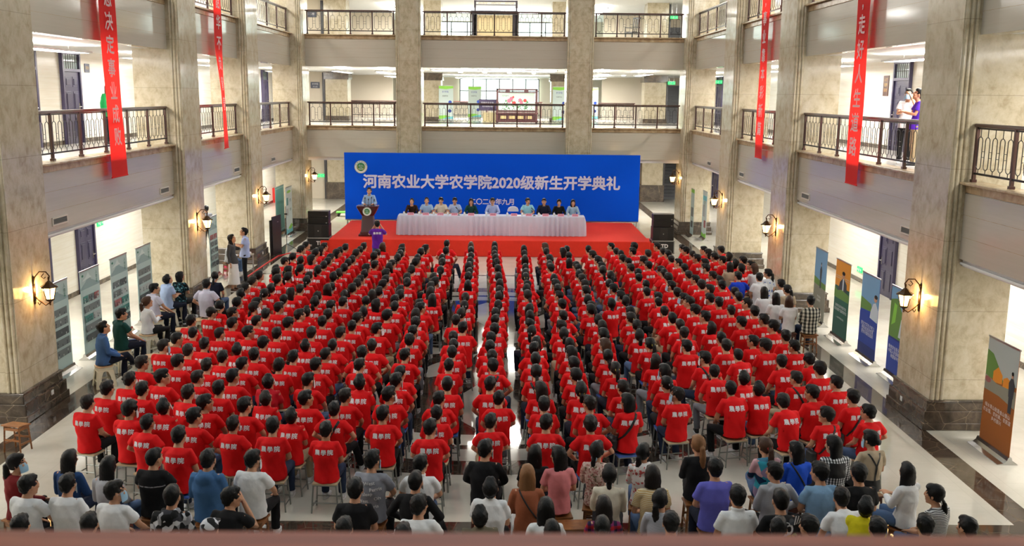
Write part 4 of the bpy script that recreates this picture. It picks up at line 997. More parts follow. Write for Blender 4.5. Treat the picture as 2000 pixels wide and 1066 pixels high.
# ------------------------------------------------------------------ loudspeakers
def stack(xc, y, sd):
    lab = 'the %s loudspeaker stack beside the stage' % sd
    t = thing('flight_case', 'black flight case with silver edges under ' + lab, 'case', (xc, y, 0), 0, 'flight cases')
    b = MB(); b.box((0, 0, .30), (.84, .62, .48)); obj('body', b, M['case_black'], t)
    e = MB()
    for xx in (-.42, .42):
        for yy in (-.31, .31): e.box((xx, yy, .30), (.035, .035, .50))
    for zz in (.06, .54):
        for yy in (-.31, .31): e.box((0, yy, zz), (.86, .035, .035))
        for xx in (-.42, .42): e.box((xx, 0, zz), (.035, .64, .035))
    obj('edge_trim', e, M['alu'], t)
    for xx in (-.34, .34):
        for yy in (-.24, .24): w = MB(); w.tube([(xx - .02, yy, .035), (xx + .02, yy, .035)], .035, 10, cap=0); obj('wheel', w, M['case_black'], t)
    l = MB(); text_into(l, 'TD', .20, plane_M((0.06, -.312, .34), (1, 0, 0), (0, 0, 1)), 0, bold=.008); obj('lettering', l, M['print_white'], t)
    h = MB(); h.box((-.30, -.315, .26), (.10, .01, .07)); h.box((.0, -.315, .16), (.22, .01, .06)); obj('latch', h, M['alu'], t)
    z = .558
    s = thing('subwoofer', 'wide black bass cabinet on the flight case of the %s stack' % sd, 'loudspeaker', (xc, y, z), 0, 'loudspeakers')
    b = MB(); b.box((0, 0, .25), (.80, .58, .50)); obj('cabinet', b, M['case_black'], s, bevel=.012)
    g = MB(); g.box((0, -.293, .25), (.26, .012, .46)); obj('front_panel', g, M['case_black'], s)
    for q_ in (-1, 1): g = MB(); g.box((q_ * .26, -.294, .25), (.20, .012, .44)); obj('port_grille', g, M['grille_black'], s)
    b = MB(); b.ell((0, -.30, .25), (.022, .006, .022), 0, 10, 6); obj('badge', b, M['alu'], s)
    for j, nm in enumerate(('lower', 'upper')):
        s = thing('line_array_speaker', '%s slim black speaker box on top of the %s stack' % (nm, sd), 'loudspeaker', (xc, y, z + .503 + .248 * j), 0, 'loudspeakers')
        b = MB(); b.box((0, 0, .122), (.78, .46, .24)); obj('cabinet', b, M['case_black'], s, bevel=.012)
        g = MB(); g.box((0, -.235, .122), (.72, .012, .20))
        for i in range(9): g.box((0, -.242, .03 + .023 * i), (.70, .004, .008))
        obj('grille', g, M['grille_black'], s); b = MB(); b.box((.31, -.246, .05), (.05, .006, .03)); obj('badge', b, M['alu'], s)
stack(-6.98, 36.62, 'left'); stack(6.12, 36.62, 'right')

# ------------------------------------------------------------------ things by the left rear pillars
t = thing('microphone_stand', 'tall black microphone stand by the third left pillar', 'stand', (-8.22, 36.5, 0))
b = MB(); b.tube([(0, 0, .25), (0, 0, 1.72)], .013, 8); obj('pole', b, M['case_black'], t); b = MB(); b.box((0, 0, 1.42), (.10, .05, .06)); obj('clamp', b, M['case_black'], t)
for i in range(3): a = .5 + 2.094 * i; b = MB(); b.tube([(0, 0, .28), (.42 * math.cos(a), .42 * math.sin(a), .015)], .011, 6); obj('leg', b, M['case_black'], t)
t = thing('black_screen', 'tall black folding board leaning by the third left pillar', 'screen', (-8.44, 35.85, 0), 1.42)
for i in range(2): b = MB(); b.box((0 if i == 0 else -.12, .04 * i + .0, .72 - .06 * i), (.86, .035, 1.44 - .12 * i), rz=0); obj('board', b, M['case_black'], t, bevel=.008)
b = MB(); b.box((.1, -.02, 1.2), (.10, .012, .02)); obj('handle', b, M['alu'], t)
b = MB(); b.tube([(-8.35, 30.9, .012), (-8.34, 33.4, .012), (-8.28, 35.3, .012), (-8.0, 35.95, .012), (-7.3, 36.1, .012), (-6.5, 36.05, .012)], .022, 6); mat('cable_red', (206, 40, 40), .5); tag(obj('floor_cable', b, M['cable_red']), 'red cable taped along the floor beside the third left pillar', 'cable')
t = thing('platform_trolley', 'bright green flat trolley on the floor left of the blue backdrop', 'trolley', (-7.75, 47.2, 0), .1)
mat('trolley_green', (96, 206, 62), .5); b = MB(); b.box((0, 0, .20), (.80, .52, .05)); obj('deck', b, M['trolley_green'], t, bevel=.015)
for q_ in (-1, 1):
    for w_ in (-1, 1): b = MB(); b.tube([(q_ * .28, w_ * .18 - .02, .06), (q_ * .28, w_ * .18 + .02, .06)], .06, 12, cap=0); b.box((q_ * .28, w_ * .18, .14), (.05, .05, .09)); obj('wheel', b, M['case_black'], t)
t = thing('luggage_cart', 'silver folding cart with tubular legs behind the standing couple', 'cart', (-8.55, 32.05, 0), .2)
b = MB(); b.box((0, 0, .60), (.42, .34, .025)); obj('shelf', b, M['alu'], t)
for q_ in (-1, 1):
    for w_ in (-1, 1): b = MB(); b.tube([(q_ * .18, w_ * .14, .0), (q_ * .18, w_ * .14, .60)], .014, 8); obj('leg', b, M['alu'], t)
b = MB()
for zz in (.12, .36): b.tube([(-.18, -.14, zz), (.18, -.14, zz), (.18, .14, zz), (-.18, .14, zz)], .010, 6, closed=True)
obj('brace', b, M['alu'], t)
b = MB(); b.tube([(-.12, 0, .03), (0, 0, .045), (.12, 0, .03)], [.05, .06, .05], 10); tag(obj('folded_bag', b, M['print_white'], loc=(-8.55, 32.05, .615)), 'white plastic bag lying on the silver cart', 'bag')
t = thing('handbag', 'crimson handbag on the floor beside the person sitting by the pillar', 'bag', (-9.25, 32.2, 0)); b = MB(); b.rings([(0, 0, 0, .16, .09), (.04, 0, 0, .18, .10), (.26, 0, 0, .14, .06), (.30, 0, 0, .12, .03)], 18, p=3); mat('bag_crimson', (176, 24, 74), .5); obj('body', b, M['bag_crimson'], t, smooth=True); b = MB(); b.tube([(-.09, 0, .28), (-.07, 0, .42), (.07, 0, .42), (.09, 0, .28)], .010, 6); obj('handle', b, M['bag_crimson'], t)

# ------------------------------------------------------------------ roll-up banners
mat('banner_grey', (178, 200, 196), .6); mat('banner_pale', (206, 222, 218), .6); mat('photo_grey', (104, 112, 112), .6); mat('photo_dark', (62, 70, 72), .6); mat('photo_light', (176, 184, 182), .6); mat('photo_teal', (64, 128, 120), .6); mat('photo_red', (150, 84, 84), .6); mat('ink_green', (44, 110, 88), .6); mat('ink_mist', (140, 164, 164), .6)
mat('sky_blue', (112, 158, 196), .6); mat('field_green', (92, 132, 60), .6); mat('road_grey', (140, 138, 124), .6); mat('suit_dark', (44, 50, 60), .6); mat('bg_orange', (222, 146, 34), .6); mat('bg_green', (22, 84, 70), .6); mat('bg_blue', (24, 58, 150), .6); mat('bg_navy', (16, 40, 112), .6); mat('bg_brown', (150, 84, 22), .6); mat('hut_orange', (224, 138, 24), .6); mat('shirt_pale', (204, 214, 222), .6); mat('banner_teal', (120, 176, 168), .6); mat('banner_cyan', (120, 200, 210), .6); mat('banner_lime', (130, 196, 70), .6)
def rollup(p, rz, w, h, label, base_m, layers, cat='roll-up banner', base=True, group='roll-up banners', hb=None):
    """upright cloth on a metal cassette; layers are (kind, material, geometry) printed on the cloth, in 0-1 cloth units"""
    t = thing('rollup_banner', label, cat, p, rz, group); z0 = .10
    b = MB(); b.box((0, 0, z0 + (h - z0) / 2), (w, .006, h - z0)); obj('cloth', b, base_m, t)
    used = {}; pr = MB(); mats = []; dy = [0.0035]
    def mi(m_):
        if m_ not in mats: mats.append(m_)
        return mats.index(m_)
    for L in layers:
        dy[0] += .0006; y = -dy[0]
        X = lambda u: (u - .5) * w; Zz = lambda v: z0 + v * (h - z0)
        if L[0] == 'r':
            _, m_, u0, v0, u1, v1 = L; pr.add([(X(u0), y, Zz(v0)), (X(u1), y, Zz(v0)), (X(u1), y, Zz(v1)), (X(u0), y, Zz(v1))], [(0, 1, 2, 3)], mi(M[m_]))
        elif L[0] == 'p': pr.add([(X(u), y, Zz(v)) for u, v in L[2]], [tuple(range(len(L[2])))], mi(M[L[1]]))
        elif L[0] == 'e':
            _, m_, u, v, ru, rv = L; pr.add([(X(u + ru * math.cos(a)), y, Zz(v + rv * math.sin(a))) for a in np.linspace(0, 2 * math.pi, 20)[:-1]], [tuple(range(19))], mi(M[m_]))
        elif L[0] == 't': text_into(pr, L[2], L[3], plane_M((X(L[4]), y, Zz(L[5])), (1, 0, 0), (0, 0, 1)), mi(M[L[1]]), spacing=1.05)
    if pr.v: obj('print', pr, mats, t)
    b = MB(); b.box((0, 0, h + .008), (w + .02, .022, .028)); obj('top_bar', b, M['alu'], t)
    b = MB()
    if base:
        prof = [(-.20, 0), (-.20, .012), (-.10, .03), (-.045, .075), (-.028, .13), (.028, .13), (.045, .075), (.09, .03), (.14, .012), (.14, 0)]
        n = len(prof); vs = [(sx * (w / 2 + .03), a, z) for sx in (-1, 1) for a, z in prof]; b.add(vs, [tuple(range(n - 1, -1, -1)), tuple(range(n, 2 * n))] + [(i, (i + 1) % n, n + (i + 1) % n, n + i) for i in range(n)]); obj('base', b, M['chrome'], t)
    else: b.box((0, 0, .05), (w, .12, .10)); obj('base', b, M['alu'], t)
    return t
def figure_print(u, v, s, shirt, trous='suit_dark'):
    """a standing figure printed on a banner"""
    return [('p', trous, [(u - .05 * s, v), (u + .05 * s, v), (u + .06 * s, v + .16 * s), (u - .06 * s, v + .16 * s)]), ('p', shirt, [(u - .07 * s, v + .14 * s), (u + .07 * s, v + .14 * s), (u + .09 * s, v + .26 * s), (u + .03 * s, v + .31 * s), (u - .03 * s, v + .31 * s), (u - .09 * s, v + .26 * s)]), ('e', 'skin', u, v + .335 * s, .03 * s, .028 * s), ('e', 'hair', u, v + .350 * s, .031 * s, .018 * s)]
R2 = random.Random(3)
def album(style):
    L = [('p', 'ink_mist', [(0, .80), (.25, .86), (.42, .93), (.58, .87), (.8, .83), (1, .80), (1, .78), (0, .78)]), ('p', 'banner_pale', [(.1, .88), (.3, .92), (.42, .97), (.5, .92), (.6, .90)]), ('e', 'ink_green', .13, .945, .05, .014)]
    for k, ch_ in enumerate('人物篇'): L.append(('t', 'ink_green', ch_, .10, .84, .93 - .052 * k))
    v = .70
    for row in style:
        u = .08; n = len(row)
        for c in row:
            wd = .84 / n
            L.append(('r', c, u, v - .085, u + wd - .03, v))
            for q_ in range(4): L.append(('e', R2.choice(['photo_dark', 'photo_light', 'photo_grey', 'suit_dark']), u + .04 + (wd - .1) * q_ / 3.5, v - .05 + .02 * R2.random(), .022, .012)); L.append(('r', R2.choice(['photo_dark', 'photo_light', 'suit_dark']), u + .02 + (wd - .1) * q_ / 3.5, v - .08, u + .06 + (wd - .1) * q_ / 3.5, v - .058))
            u += wd
        v -= .115
    return L
ST = [[['photo_grey'], ['photo_grey'], ['photo_dark'], ['photo_grey'], ['photo_grey']], [['photo_teal', 'photo_grey', 'photo_red'], ['photo_grey'], ['photo_teal', 'photo_light'], ['photo_grey'], ['photo_dark']], [['photo_grey', 'photo_dark'], ['photo_grey', 'photo_light'], ['photo_red', 'photo_teal'], ['photo_teal', 'photo_teal'], ['photo_red', 'photo_dark']], [['photo_grey'], ['photo_grey'], ['photo_light'], ['photo_dark'], ['photo_grey']], [['photo_red', 'photo_red'], ['photo_grey', 'photo_grey'], ['photo_grey', 'photo_dark'], ['photo_grey'], ['photo_dark', 'photo_dark']]]
for i, (yc, w, nm) in enumerate(((19.98, 1.0, 'half hidden behind the nearest left pillar'), (21.62, 1.02, 'behind the seated man in blue'), (23.30, 1.05, 'behind the man in dark green'), (24.95, 1.05, 'behind the row of seated teachers'), (31.05, .9, 'against the third left pillar'))):
    rollup((-9.36, yc, 0), math.pi / 2, w, 2.0, 'grey roll-up banner of old group photographs ' + nm, M['banner_grey'], album(ST[i]))
rollup((-9.45, 40.9, 0), math.pi / 2, 1.6, 2.05, 'plain pale green roll-up banner behind the microphone stand', M['banner_teal'], [('r', 'banner_grey', .03, .04, .97, .97), ('r', 'banner_teal', .06, .06, .94, .95)])
rollup((-9.0, 40.6, 0), math.pi / 2, 1.2, 2.05, 'white roll-up banner with green leaf and blue wave beside the corner pillar', M['banner_pale'], [('p', 'banner_cyan', [(0, 0), (1, 0), (1, .10), (.6, .16), (.3, .08), (0, .14)]), ('p', 'banner_lime', [(.3, .12), (.8, .20), (1, .14), (.7, .08)]), ('e', 'banner_lime', .5, .9, .3, .03), ('r', 'photo_teal', .12, .62, .38, .78), ('r', 'photo_light', .12, .40, .38, .55), ('t', 'ink_green', '作物', .16, .7, .7), ('t', 'ink_green', '育种', .16, .7, .5)])
def txt(lines, v, sz=.075, m_='print_white', u=.5): return [('t', m_, s, sz, u, v - .05 * k) for k, s in enumerate(lines)]
rz = -math.pi / 2
rollup((8.50, 25.28, 0), rz, .95, 2.0, 'grey-blue roll-up banner of a lone walking man behind the plaid shirt', M['road_grey'], [('r', 'sky_blue', 0, .55, 1, 1), ('p', 'field_green', [(0, .50), (1, .46), (1, .53), (0, .60)])] + figure_print(.55, .46, 1.0, 'suit_dark') + txt(['不忘初心', '砥砺前行'], .33))
rollup((8.43, 23.40, 0), rz, 1.02, 2.0, 'orange and green roll-up banner of a man at a desk, second along the right wall', M['bg_green'], [('r', 'bg_orange', 0, .66, 1, 1), ('r', 'photo_light', 0, .79, 1, .795), ('r', 'photo_light', 0, .765, 1, .77), ('p', 'suit_dark', [(.2, .55), (.85, .55), (.8, .72), (.62, .78), (.5, .78), (.33, .72)]), ('r', 'shirt_pale', .52, .62, .60, .78), ('e', 'skin', .56, .82, .10, .042), ('e', 'hair', .56, .85, .105, .026), ('p', 'field_green', [(0, .5), (1, .5), (1, .6), (.5, .63), (.2, .60), (0, .64)])] + txt(['没有农业农村现代化', '就没有整个国家现代化'], .40, .085) + txt(['——在农村改革座谈会上'], .25, .05))
rollup((8.44, 21.60, 0), rz, 1.06, 2.0, 'blue roll-up banner of a man in a pale shirt, third along the right wall', M['bg_blue'], [('r', 'sky_blue', 0, .60, 1, 1), ('p', 'field_green', [(0, .55), (.7, .57), (.6, .66), (0, .70)]), ('p', 'shirt_pale', [(.55, .45), (1, .45), (1, .62), (.85, .70), (.72, .68), (.6, .58)]), ('e', 'skin', .82, .745, .09, .04), ('e', 'hair', .84, .77, .09, .025), ('r', 'bg_navy', 0, 0, 1, .14), ('p', 'bg_blue', [(0, .36), (1, .36), (1, .47), (0, .52)])] + txt(['把论文写在大地上', '把科技送进农家', '把学问做在田间'], .38, .10))
rollup((8.48, 20.00, 0), rz, 1.0, 2.0, 'blue and green roll-up banner of a man among crops, beside the nearest right pillar', M['bg_navy'], [('r', 'sky_blue', 0, .75, 1, 1), ('p', 'field_green', [(0, .42), (.7, .42), (.65, .72), (.35, .88), (0, .84)]), ('p', 'banner_lime', [(.1, .55), (.3, .6), (.35, .8), (.2, .82)]), ('p', 'shirt_pale', [(.5, .45), (1, .45), (1, .66), (.8, .72), (.6, .66)]), ('e', 'skin', .80, .765, .10, .042), ('e', 'hair', .82, .79, .10, .026), ('r', 'bg_blue', 0, .02, 1, .40)] + txt(['粮食安全是头等大事', '中国人的饭碗要端牢', '碗里装中国粮'], .30, .095))
rollup((8.47, 15.70, 0), rz, 1.02, 1.95, 'brown roll-up banner with orange huts and a dark figure, nearest to the viewer', M['bg_brown'], [('r', 'photo_light', 0, .66, 1, 1), ('p', 'field_green', [(0, .62), (.6, .64), (.45, .74), (.2, .86), (0, .88)]), ('p', 'hut_orange', [(.25, .60), (.55, .62), (.55, .70), (.4, .76), (.25, .70)]), ('p', 'hut_orange', [(.58, .60), (.85, .62), (.85, .68), (.7, .71), (.58, .68)]), ('p', 'road_grey', [(0, .46), (1, .44), (1, .62), (.4, .60), (0, .64)]), ('p', 'bg_brown', [(0, .40), (1, .38), (1, .46), (.5, .50), (0, .50)]), ('e', 'photo_red', .10, .60, .10, .03)] + figure_print(.86, .40, 1.05, 'suit_dark') + txt(['绿水青山就是金山银山', '农业强、农村美、农民富', '乡村振兴'], .36, .082))
rollup((8.16, 41.3, 0), rz, .7, 2.05, 'narrow grey-green roll-up banner by the right corner pillar, the farther of two', M['banner_grey'], [('r', 'banner_lime', 0, .92, 1, 1), ('r', 'photo_grey', .15, .4, .85, .6), ('r', 'photo_dark', .2, .16, .8, .3)])
rollup((8.50, 40.4, 0), rz, .9, 2.05, 'white roll-up banner with green foot and photo, the nearer one by the right corner pillar', M['banner_pale'], [('p', 'banner_lime', [(0, 0), (1, 0), (1, .12), (.5, .07), (0, .10)]), ('r', 'banner_cyan', .1, .80, .9, .90), ('r', 'photo_red', .45, .22, .85, .38), ('r', 'photo_light', .12, .45, .6, .7)] + txt(['农学院', '简介'], .76, .12, 'ink_green'))
for i, (x, y, nm) in enumerate(((-3.2, 55.6 - 1.0, 'beside the left pillar'), (-1.75, 59.4, 'before the rear windows'), (3.12, 54.4, 'right of the peony screen'), (5.25, 58.6, 'beside the right rear window'))):
    rollup((x, y, Z2), 0, .80, 1.95, 'white roll-up banner with green top in the second-floor lobby, ' + nm, M['banner_pale'], [('p', 'banner_lime', [(0, .92), (.5, .90), (1, .93), (1, 1), (0, 1)]), ('p', 'banner_lime', [(0, .02), (1, .02), (1, .07), (.5, .13), (0, .12)]), ('p', 'banner_cyan', [(.2, .02), (1, .02), (1, .10), (.6, .08)]), ('e', 'bg_blue', .78, .52, .12, .05), ('e', 'bg_navy', .76, .26, .12, .05), ('t', 'bg_blue', '农学院', .12, .45, .82), ('t', 'suit_dark', '科研平台', .08, .45, .70)])

# ------------------------------------------------------------------ carved screens in the rear lobbies
mat('rosewood', (66, 26, 30), .3, spec=.5); mat('painting_pale', (206, 232, 214), .5); mat('peony_pink', (232, 100, 128), .5); mat('peony_red', (214, 40, 44), .5); mat('peony_leaf', (60, 120, 74), .5); mat('screen_beige', (206, 190, 146), .6); mat('fret_gold', (196, 172, 118), .5)
t = thing('painted_screen', 'rosewood screen with a pale painting of red and pink peonies in the second-floor lobby', 'screen', (.72, 53.1, Z2))
b = MB(); b.bbox(-1.12, -1.0, -.08, .08, 0, 1.82); b.bbox(1.0, 1.12, -.08, .08, 0, 1.82); b.bbox(-1.12, 1.12, -.08, .08, 1.74, 1.82); b.bbox(-1.05, 1.05, -.06, .06, 1.60, 1.66); b.bbox(-1.05, 1.05, -.06, .06, .58, .68); b.bbox(-1.15, 1.15, -.16, .16, .46, .56); b.bbox(-1.15, 1.15, -.14, .14, .04, .14)
for xx in (-.55, 0, .55): b.bbox(xx - .03, xx + .03, -.05, .05, .14, .46)
for xx in (-.5, .5): b.bbox(xx - .12, xx + .12, -.05, .05, 1.66, 1.74)
b.bbox(-1.0, 1.0, -.01, .03, .14, .46); obj('frame', b, M['rosewood'], t, bevel=.008)
b = MB(); b.bbox(-.98, .98, -.03, 0, .68, 1.60); pb = b; b = MB(); RP = random.Random(5)
for (x, z, m_, s) in ((-.42, 1.18, 0, .13), (-.30, 1.30, 0, .11), (-.16, 1.06, 1, .12), (.16, 1.22, 0, .10), (.24, 1.08, 0, .11), (.44, 1.20, 1, .10), (-.2, 1.38, 1, .06)):
    for k in range(8): a = k * .785; b.ell((x + s * .5 * math.cos(a), -.034, z + s * .5 * math.sin(a)), (s * .42, .008, s * .42), m_, 8, 5)
    b.ell((x, -.037, z), (s * .4, .008, s * .4), m_, 8, 5)
for k in range(34):
    x = RP.uniform(-.65, .6); z = 1.0 + RP.uniform(-.16, .30) - .2 * abs(x); a = RP.uniform(0, 3.1); b.ell((x, -.032, z), (.075, .004, .028), 2, 8, 4, Matrix.Rotation(a, 3, 'Y'))
text_into(b, '花开富贵', .085, plane_M((-.62, -.032, 1.44), (1, 0, 0), (0, 0, 1)), 3); pb.m = [4] * len(pb.f); pb.add(b.v, b.f); pb.m[-len(b.m):] = b.m; obj('painting', pb, [M['peony_pink'], M['peony_red'], M['peony_leaf'], M['suit_dark'], M['painting_pale']], t)
b = MB()
for i in range(4): b.bbox(-.88 + .46 * i, -.56 + .46 * i, -.045, -.012, .22, .38)
obj('fretwork', b, M['fret_gold'], t)
t = thing('carved_screen', 'dark carved screen with open top seen from behind in the third-floor lobby', 'screen', (-.4, 46.2, Z3))
b = MB()
for xx in (-1.0, .92): b.bbox(xx, xx + .09, -.06, .06, 0, 1.92)
b.bbox(-1.0, 1.01, -.06, .06, 1.85, 1.92); b.bbox(-.92, .93, -.04, .04, 1.70, 1.74); b.bbox(-1.15, 1.02, -.10, .10, 1.28, 1.46); b.bbox(-1.10, -.86, -.06, .06, .3, 1.30); b.bbox(.78, 1.0, -.06, .06, .3, 1.30); b.bbox(-1.1, -.8, -.15, .15, 0, .28); b.bbox(.74, 1.02, -.15, .15, 0, .28)
mat('rosewood_silhouette', (26, 20, 26), .4); mat('screen_tan', (168, 152, 116), .6); obj('frame', b, M['rosewood_silhouette'], t, bevel=.01); b = MB(); b.bbox(-.86, .78, -.03, .03, .02, 1.26); obj('panel', b, M['screen_tan'], t)  # silhouette against the light put into the frame colour; panel beige darkened with it
b = MB()
for i in range(3):
    for j in range(6): b.tube([(-.80 + .62 * i + .07 * j, 0, 1.76), (-.76 + .62 * i + .07 * j, 0, 1.83)], .012, 5)
obj('fretwork', b, M['fret_gold'], t)
t = thing('notice_stand', 'dark purple notice board on a cream cabinet left of the peony screen', 'sign', (-.95, 54.6, Z2)); mat('notice_purple', (58, 44, 84), .5)
b = MB(); b.bbox(-.20, .55, -.15, .15, 0, .52); obj('cabinet', b, M['screen_beige'], t); b = MB(); b.bbox(-.42, .60, -.02, .02, .62, 1.24); obj('board', b, M['notice_purple'], t); b = MB(); b.tube([(0, 0, .5), (0, 0, .64)], .03, 8); obj('stand', b, M['rosewood'], t)
b = MB(); text_into(b, '河南农业大学', .12, plane_M((.05, -.023, 1.04), (1, 0, 0), (0, 0, 1)), 0); text_into(b, '农学院学科简介', .09, plane_M((.08, -.023, .84), (1, 0, 0), (0, 0, 1)), 0); obj('lettering', b, M['print_white'], t)
t = thing('office_chair', 'dark wooden armchair behind the third-floor railing on the right', 'chair', (5.75, 44.6, Z3), 2.2)
b = MB(); b.box((0, 0, .44), (.5, .48, .05)); obj('seat', b, M['case_black'], t)
b = MB()
for i in range(4): b.box((-.18 + .12 * i, -.24, .78), (.03, .025, .62), rx=.12)
b.box((0, -.28, 1.08), (.48, .04, .08)); obj('backrest', b, M['case_black'], t)
for q_ in (-1, 1):
    for w_ in (-1, 1): l = MB(); l.box((q_ * .22, w_ * .2, .21), (.04, .04, .42)); obj('leg', l, M['case_black'], t)
    l = MB(); l.tube([(q_ * .25, -.22, .66), (q_ * .26, .2, .66), (q_ * .24, .2, .44)], .02, 6); obj('armrest', l, M['case_black'], t)
mat('pot_dark', (64, 50, 44), .5)
t = thing('fire_extinguisher_box', 'red fire extinguisher box in the far left ground corridor', 'box', (WLX + .12, 53.0, .0)); b = MB(); b.box((0, 0, .4), (.24, .5, .8)); obj('body', b, M['poster_red'], t, bevel=.01); b = MB(); b.box((.123, 0, .45), (.006, .3, .3)); obj('window', b, M['glass_pale'], t)

# ------------------------------------------------------------------ hanging cloth banners with vertical slogans
def banner_mat():
    m = bpy.data.materials.new('banner_red'); m.use_nodes = True; nt = m.node_tree; b = nt.nodes['Principled BSDF']; b.inputs['Base Color'].default_value = lin((224, 26, 26)); b.inputs['Roughness'].default_value = .7
    tr = nt.nodes.new('ShaderNodeBsdfTranslucent'); tr.inputs[0].default_value = lin((255, 44, 36)); mx = nt.nodes.new('ShaderNodeMixShader'); mx.inputs[0].default_value = .5
    nt.links.new(b.outputs[0], mx.inputs[1]); nt.links.new(tr.outputs[0], mx.inputs[2]); nt.links.new(mx.outputs[0], nt.nodes['Material Output'].inputs[0]); M['banner_red'] = m
banner_mat(); mat('print_faded', (238, 196, 196), .7)
def hanging(path, w, words, z_first, dz, size, label, sx, rzs=None, twist=None):
    """cloth strip along (x,y,z) points from top to bottom; the words read downwards"""
    t = thing('hanging_banner', label, 'banner', (path[0][0], path[0][1], 0), 0, 'hanging slogan banners'); O = Vector((path[0][0], path[0][1], 0))
    n = 60; vs = []; fs = []; P = [Vector(p) for p in path]
    def at(z):
        for a, c in zip(P, P[1:]):
            if c.z <= z <= a.z: k = (a.z - z) / max(1e-6, a.z - c.z); return a.lerp(c, k)
        return P[-1] if z < P[-1].z else P[0]
    def ang(z): return twist(z) if twist else 0.0
    z0, z1 = P[0].z, P[-1].z; m_ = 6
    def pt(u, z):
        c = at(z); a = ang(z); e = Vector((math.sin(a) * sx, math.cos(a), 0)) * (1 if sx < 0 else -1)
        e = Vector((sx * math.sin(a), -sx * math.cos(a), 0)) * -1
        nrm = Vector((sx * math.cos(a), math.sin(a), 0))
        return c + e * (u * w) + nrm * (.012 * math.sin(z * 1.7 + u * 2.2)) - O
    for i in range(n + 1):
        z = z0 + (z1 - z0) * i / n
        for j in range(m_ + 1): vs.append(pt(j / m_ - .5, z))
    for i in range(n):
        for j in range(m_): a = i * (m_ + 1) + j; fs.append((a, a + 1, a + m_ + 2, a + m_ + 1))
    b = MB(); b.add(vs, fs); obj('cloth', b, M['banner_red'], t, smooth=True)
    b = MB(); z = z_first
    for chx in words:
        if z - size * .5 < z1: break
        tb = MB(); text_into(tb, chx, size, Matrix.Identity(4), 0, bold=.009); co, ff = tb.v, tb.f
        out = []
        for c in co:
            zz = z + c[1]; a = ang(zz); out.append(pt(c[0] / w, zz) + Vector((sx * math.cos(a), math.sin(a), 0)) * (.014 + c[2]))
        b.add(out, ff); z -= dz
    obj('slogan_lettering', b, M['print_faded'], t)
    b = MB(); b.tube([pt(-.52, z0), pt(.52, z0)], .018, 8); obj('top_rod', b, M['alu'], t); b = MB(); b.tube([pt(-.5, z1), pt(.5, z1)], .014, 8); obj('hem', b, M['banner_red'], t); return t
hanging([(-8.86, 22.30, 9.35), (-8.86, 22.38, 6.3), (-8.84, 22.42, 4.03)], .90, '态决定事业成败', 7.98, .512, .43, 'red hanging slogan banner ending in two bold characters over the left long bay', 1)
hanging([(-8.86, 30.85, 9.4), (-8.86, 30.85, 7.2), (-8.80, 30.9, 6.0), (-8.82, 31.1, 4.2)], .80, '韶华不负青春', 8.66, .62, .45, 'red hanging banner twisted into a narrow strip over the left middle bay', 1, twist=lambda z: .13 * min(1, max(0, (7.6 - z) / 1.2)))
hanging([(7.99, 30.38, 9.4), (7.99, 30.36, 4.1)], .86, ',事业靠本彩新篇', 8.86, .555, .44, 'red hanging slogan banner over the right middle bay', -1)
hanging([(7.99, 22.12, 9.4), (7.99, 22.12, 4.04)], .80, ',走好人生道路', 8.10, .54, .45, 'red hanging slogan banner over the right long bay near the two people on the balcony', -1)

# ------------------------------------------------------------------ stools
def steel_stool_mesh(part):
    b = MB(); h = .44; w, d = .165, .12
    if part == 'seat': b.box((0, 0, h - .0), (.36, .26, .022)); return b.mesh('seat')
    for q in (-1, 1):
        for r in (-1, 1): b.tube([(q * (w + .03), r * (d + .02), 0), (q * w, r * d, h - .012)], .0125, 6, cap=0)
        b.tube([(q * (w + .022), -d - .015, .10), (q * (w + .022), d + .015, .10)], .010, 6)
        b.tube([(q * w, -d, h - .02), (q * w, d, h - .02)], .011, 6)
    for r in (-1, 1): b.tube([(-w, r * d, h - .02), (w, r * d, h - .02)], .011, 6); b.tube([(-w - .02, r * (d + .014), .16), (w + .02, r * (d + .014), .16)], .010, 6)
    return b.mesh('frame')
def steel_stool(loc, rz, label, seat='seat_wood'):
    t = thing('steel_stool', label, 'stool', loc, rz, 'steel-legged stools of the students')
    s = link('seat', cached('ss', lambda: steel_stool_mesh('seat')), M['seat_wood'], t); slot(s, [M[seat]]); link('frame', cached('sf', lambda: steel_stool_mesh('frame')), M['steel_grey'], t); return t
def wooden_stool(loc, rz, label, w=.36, d=.28, h=.44, mt='stool_wood', rx=0.0):
    t = thing('wooden_stool', label, 'stool', loc, rz, 'wooden stools')
    b = MB(); b.box((0, 0, h - .012), (w, d, .026), rx=rx); obj('seat', b, M[mt], t, bevel=.004)
    for q in (-1, 1):
        for r in (-1, 1):
            l = MB(); l.tube([(q * (w / 2 - .02), r * (d / 2 - .01), 0), (q * (w / 2 - .04), r * (d / 2 - .035), h - .02)], [(.018, .018), (.02, .02)], 4, cap=0); obj('leg', l, M[mt], t)
    l = MB()
    for q in (-1, 1): l.box((q * (w / 2 - .028), 0, .15), (.022, d - .05, .03)); l.box((q * (w / 2 - .035), 0, h - .06), (.02, d - .07, .05))
    for r in (-1, 1): l.box((0, r * (d / 2 - .024), .22), (w - .06, .022, .03)); l.box((0, r * (d / 2 - .032), h - .06), (w - .08, .02, .05))
    obj('stretcher', l, M[mt], t); return t
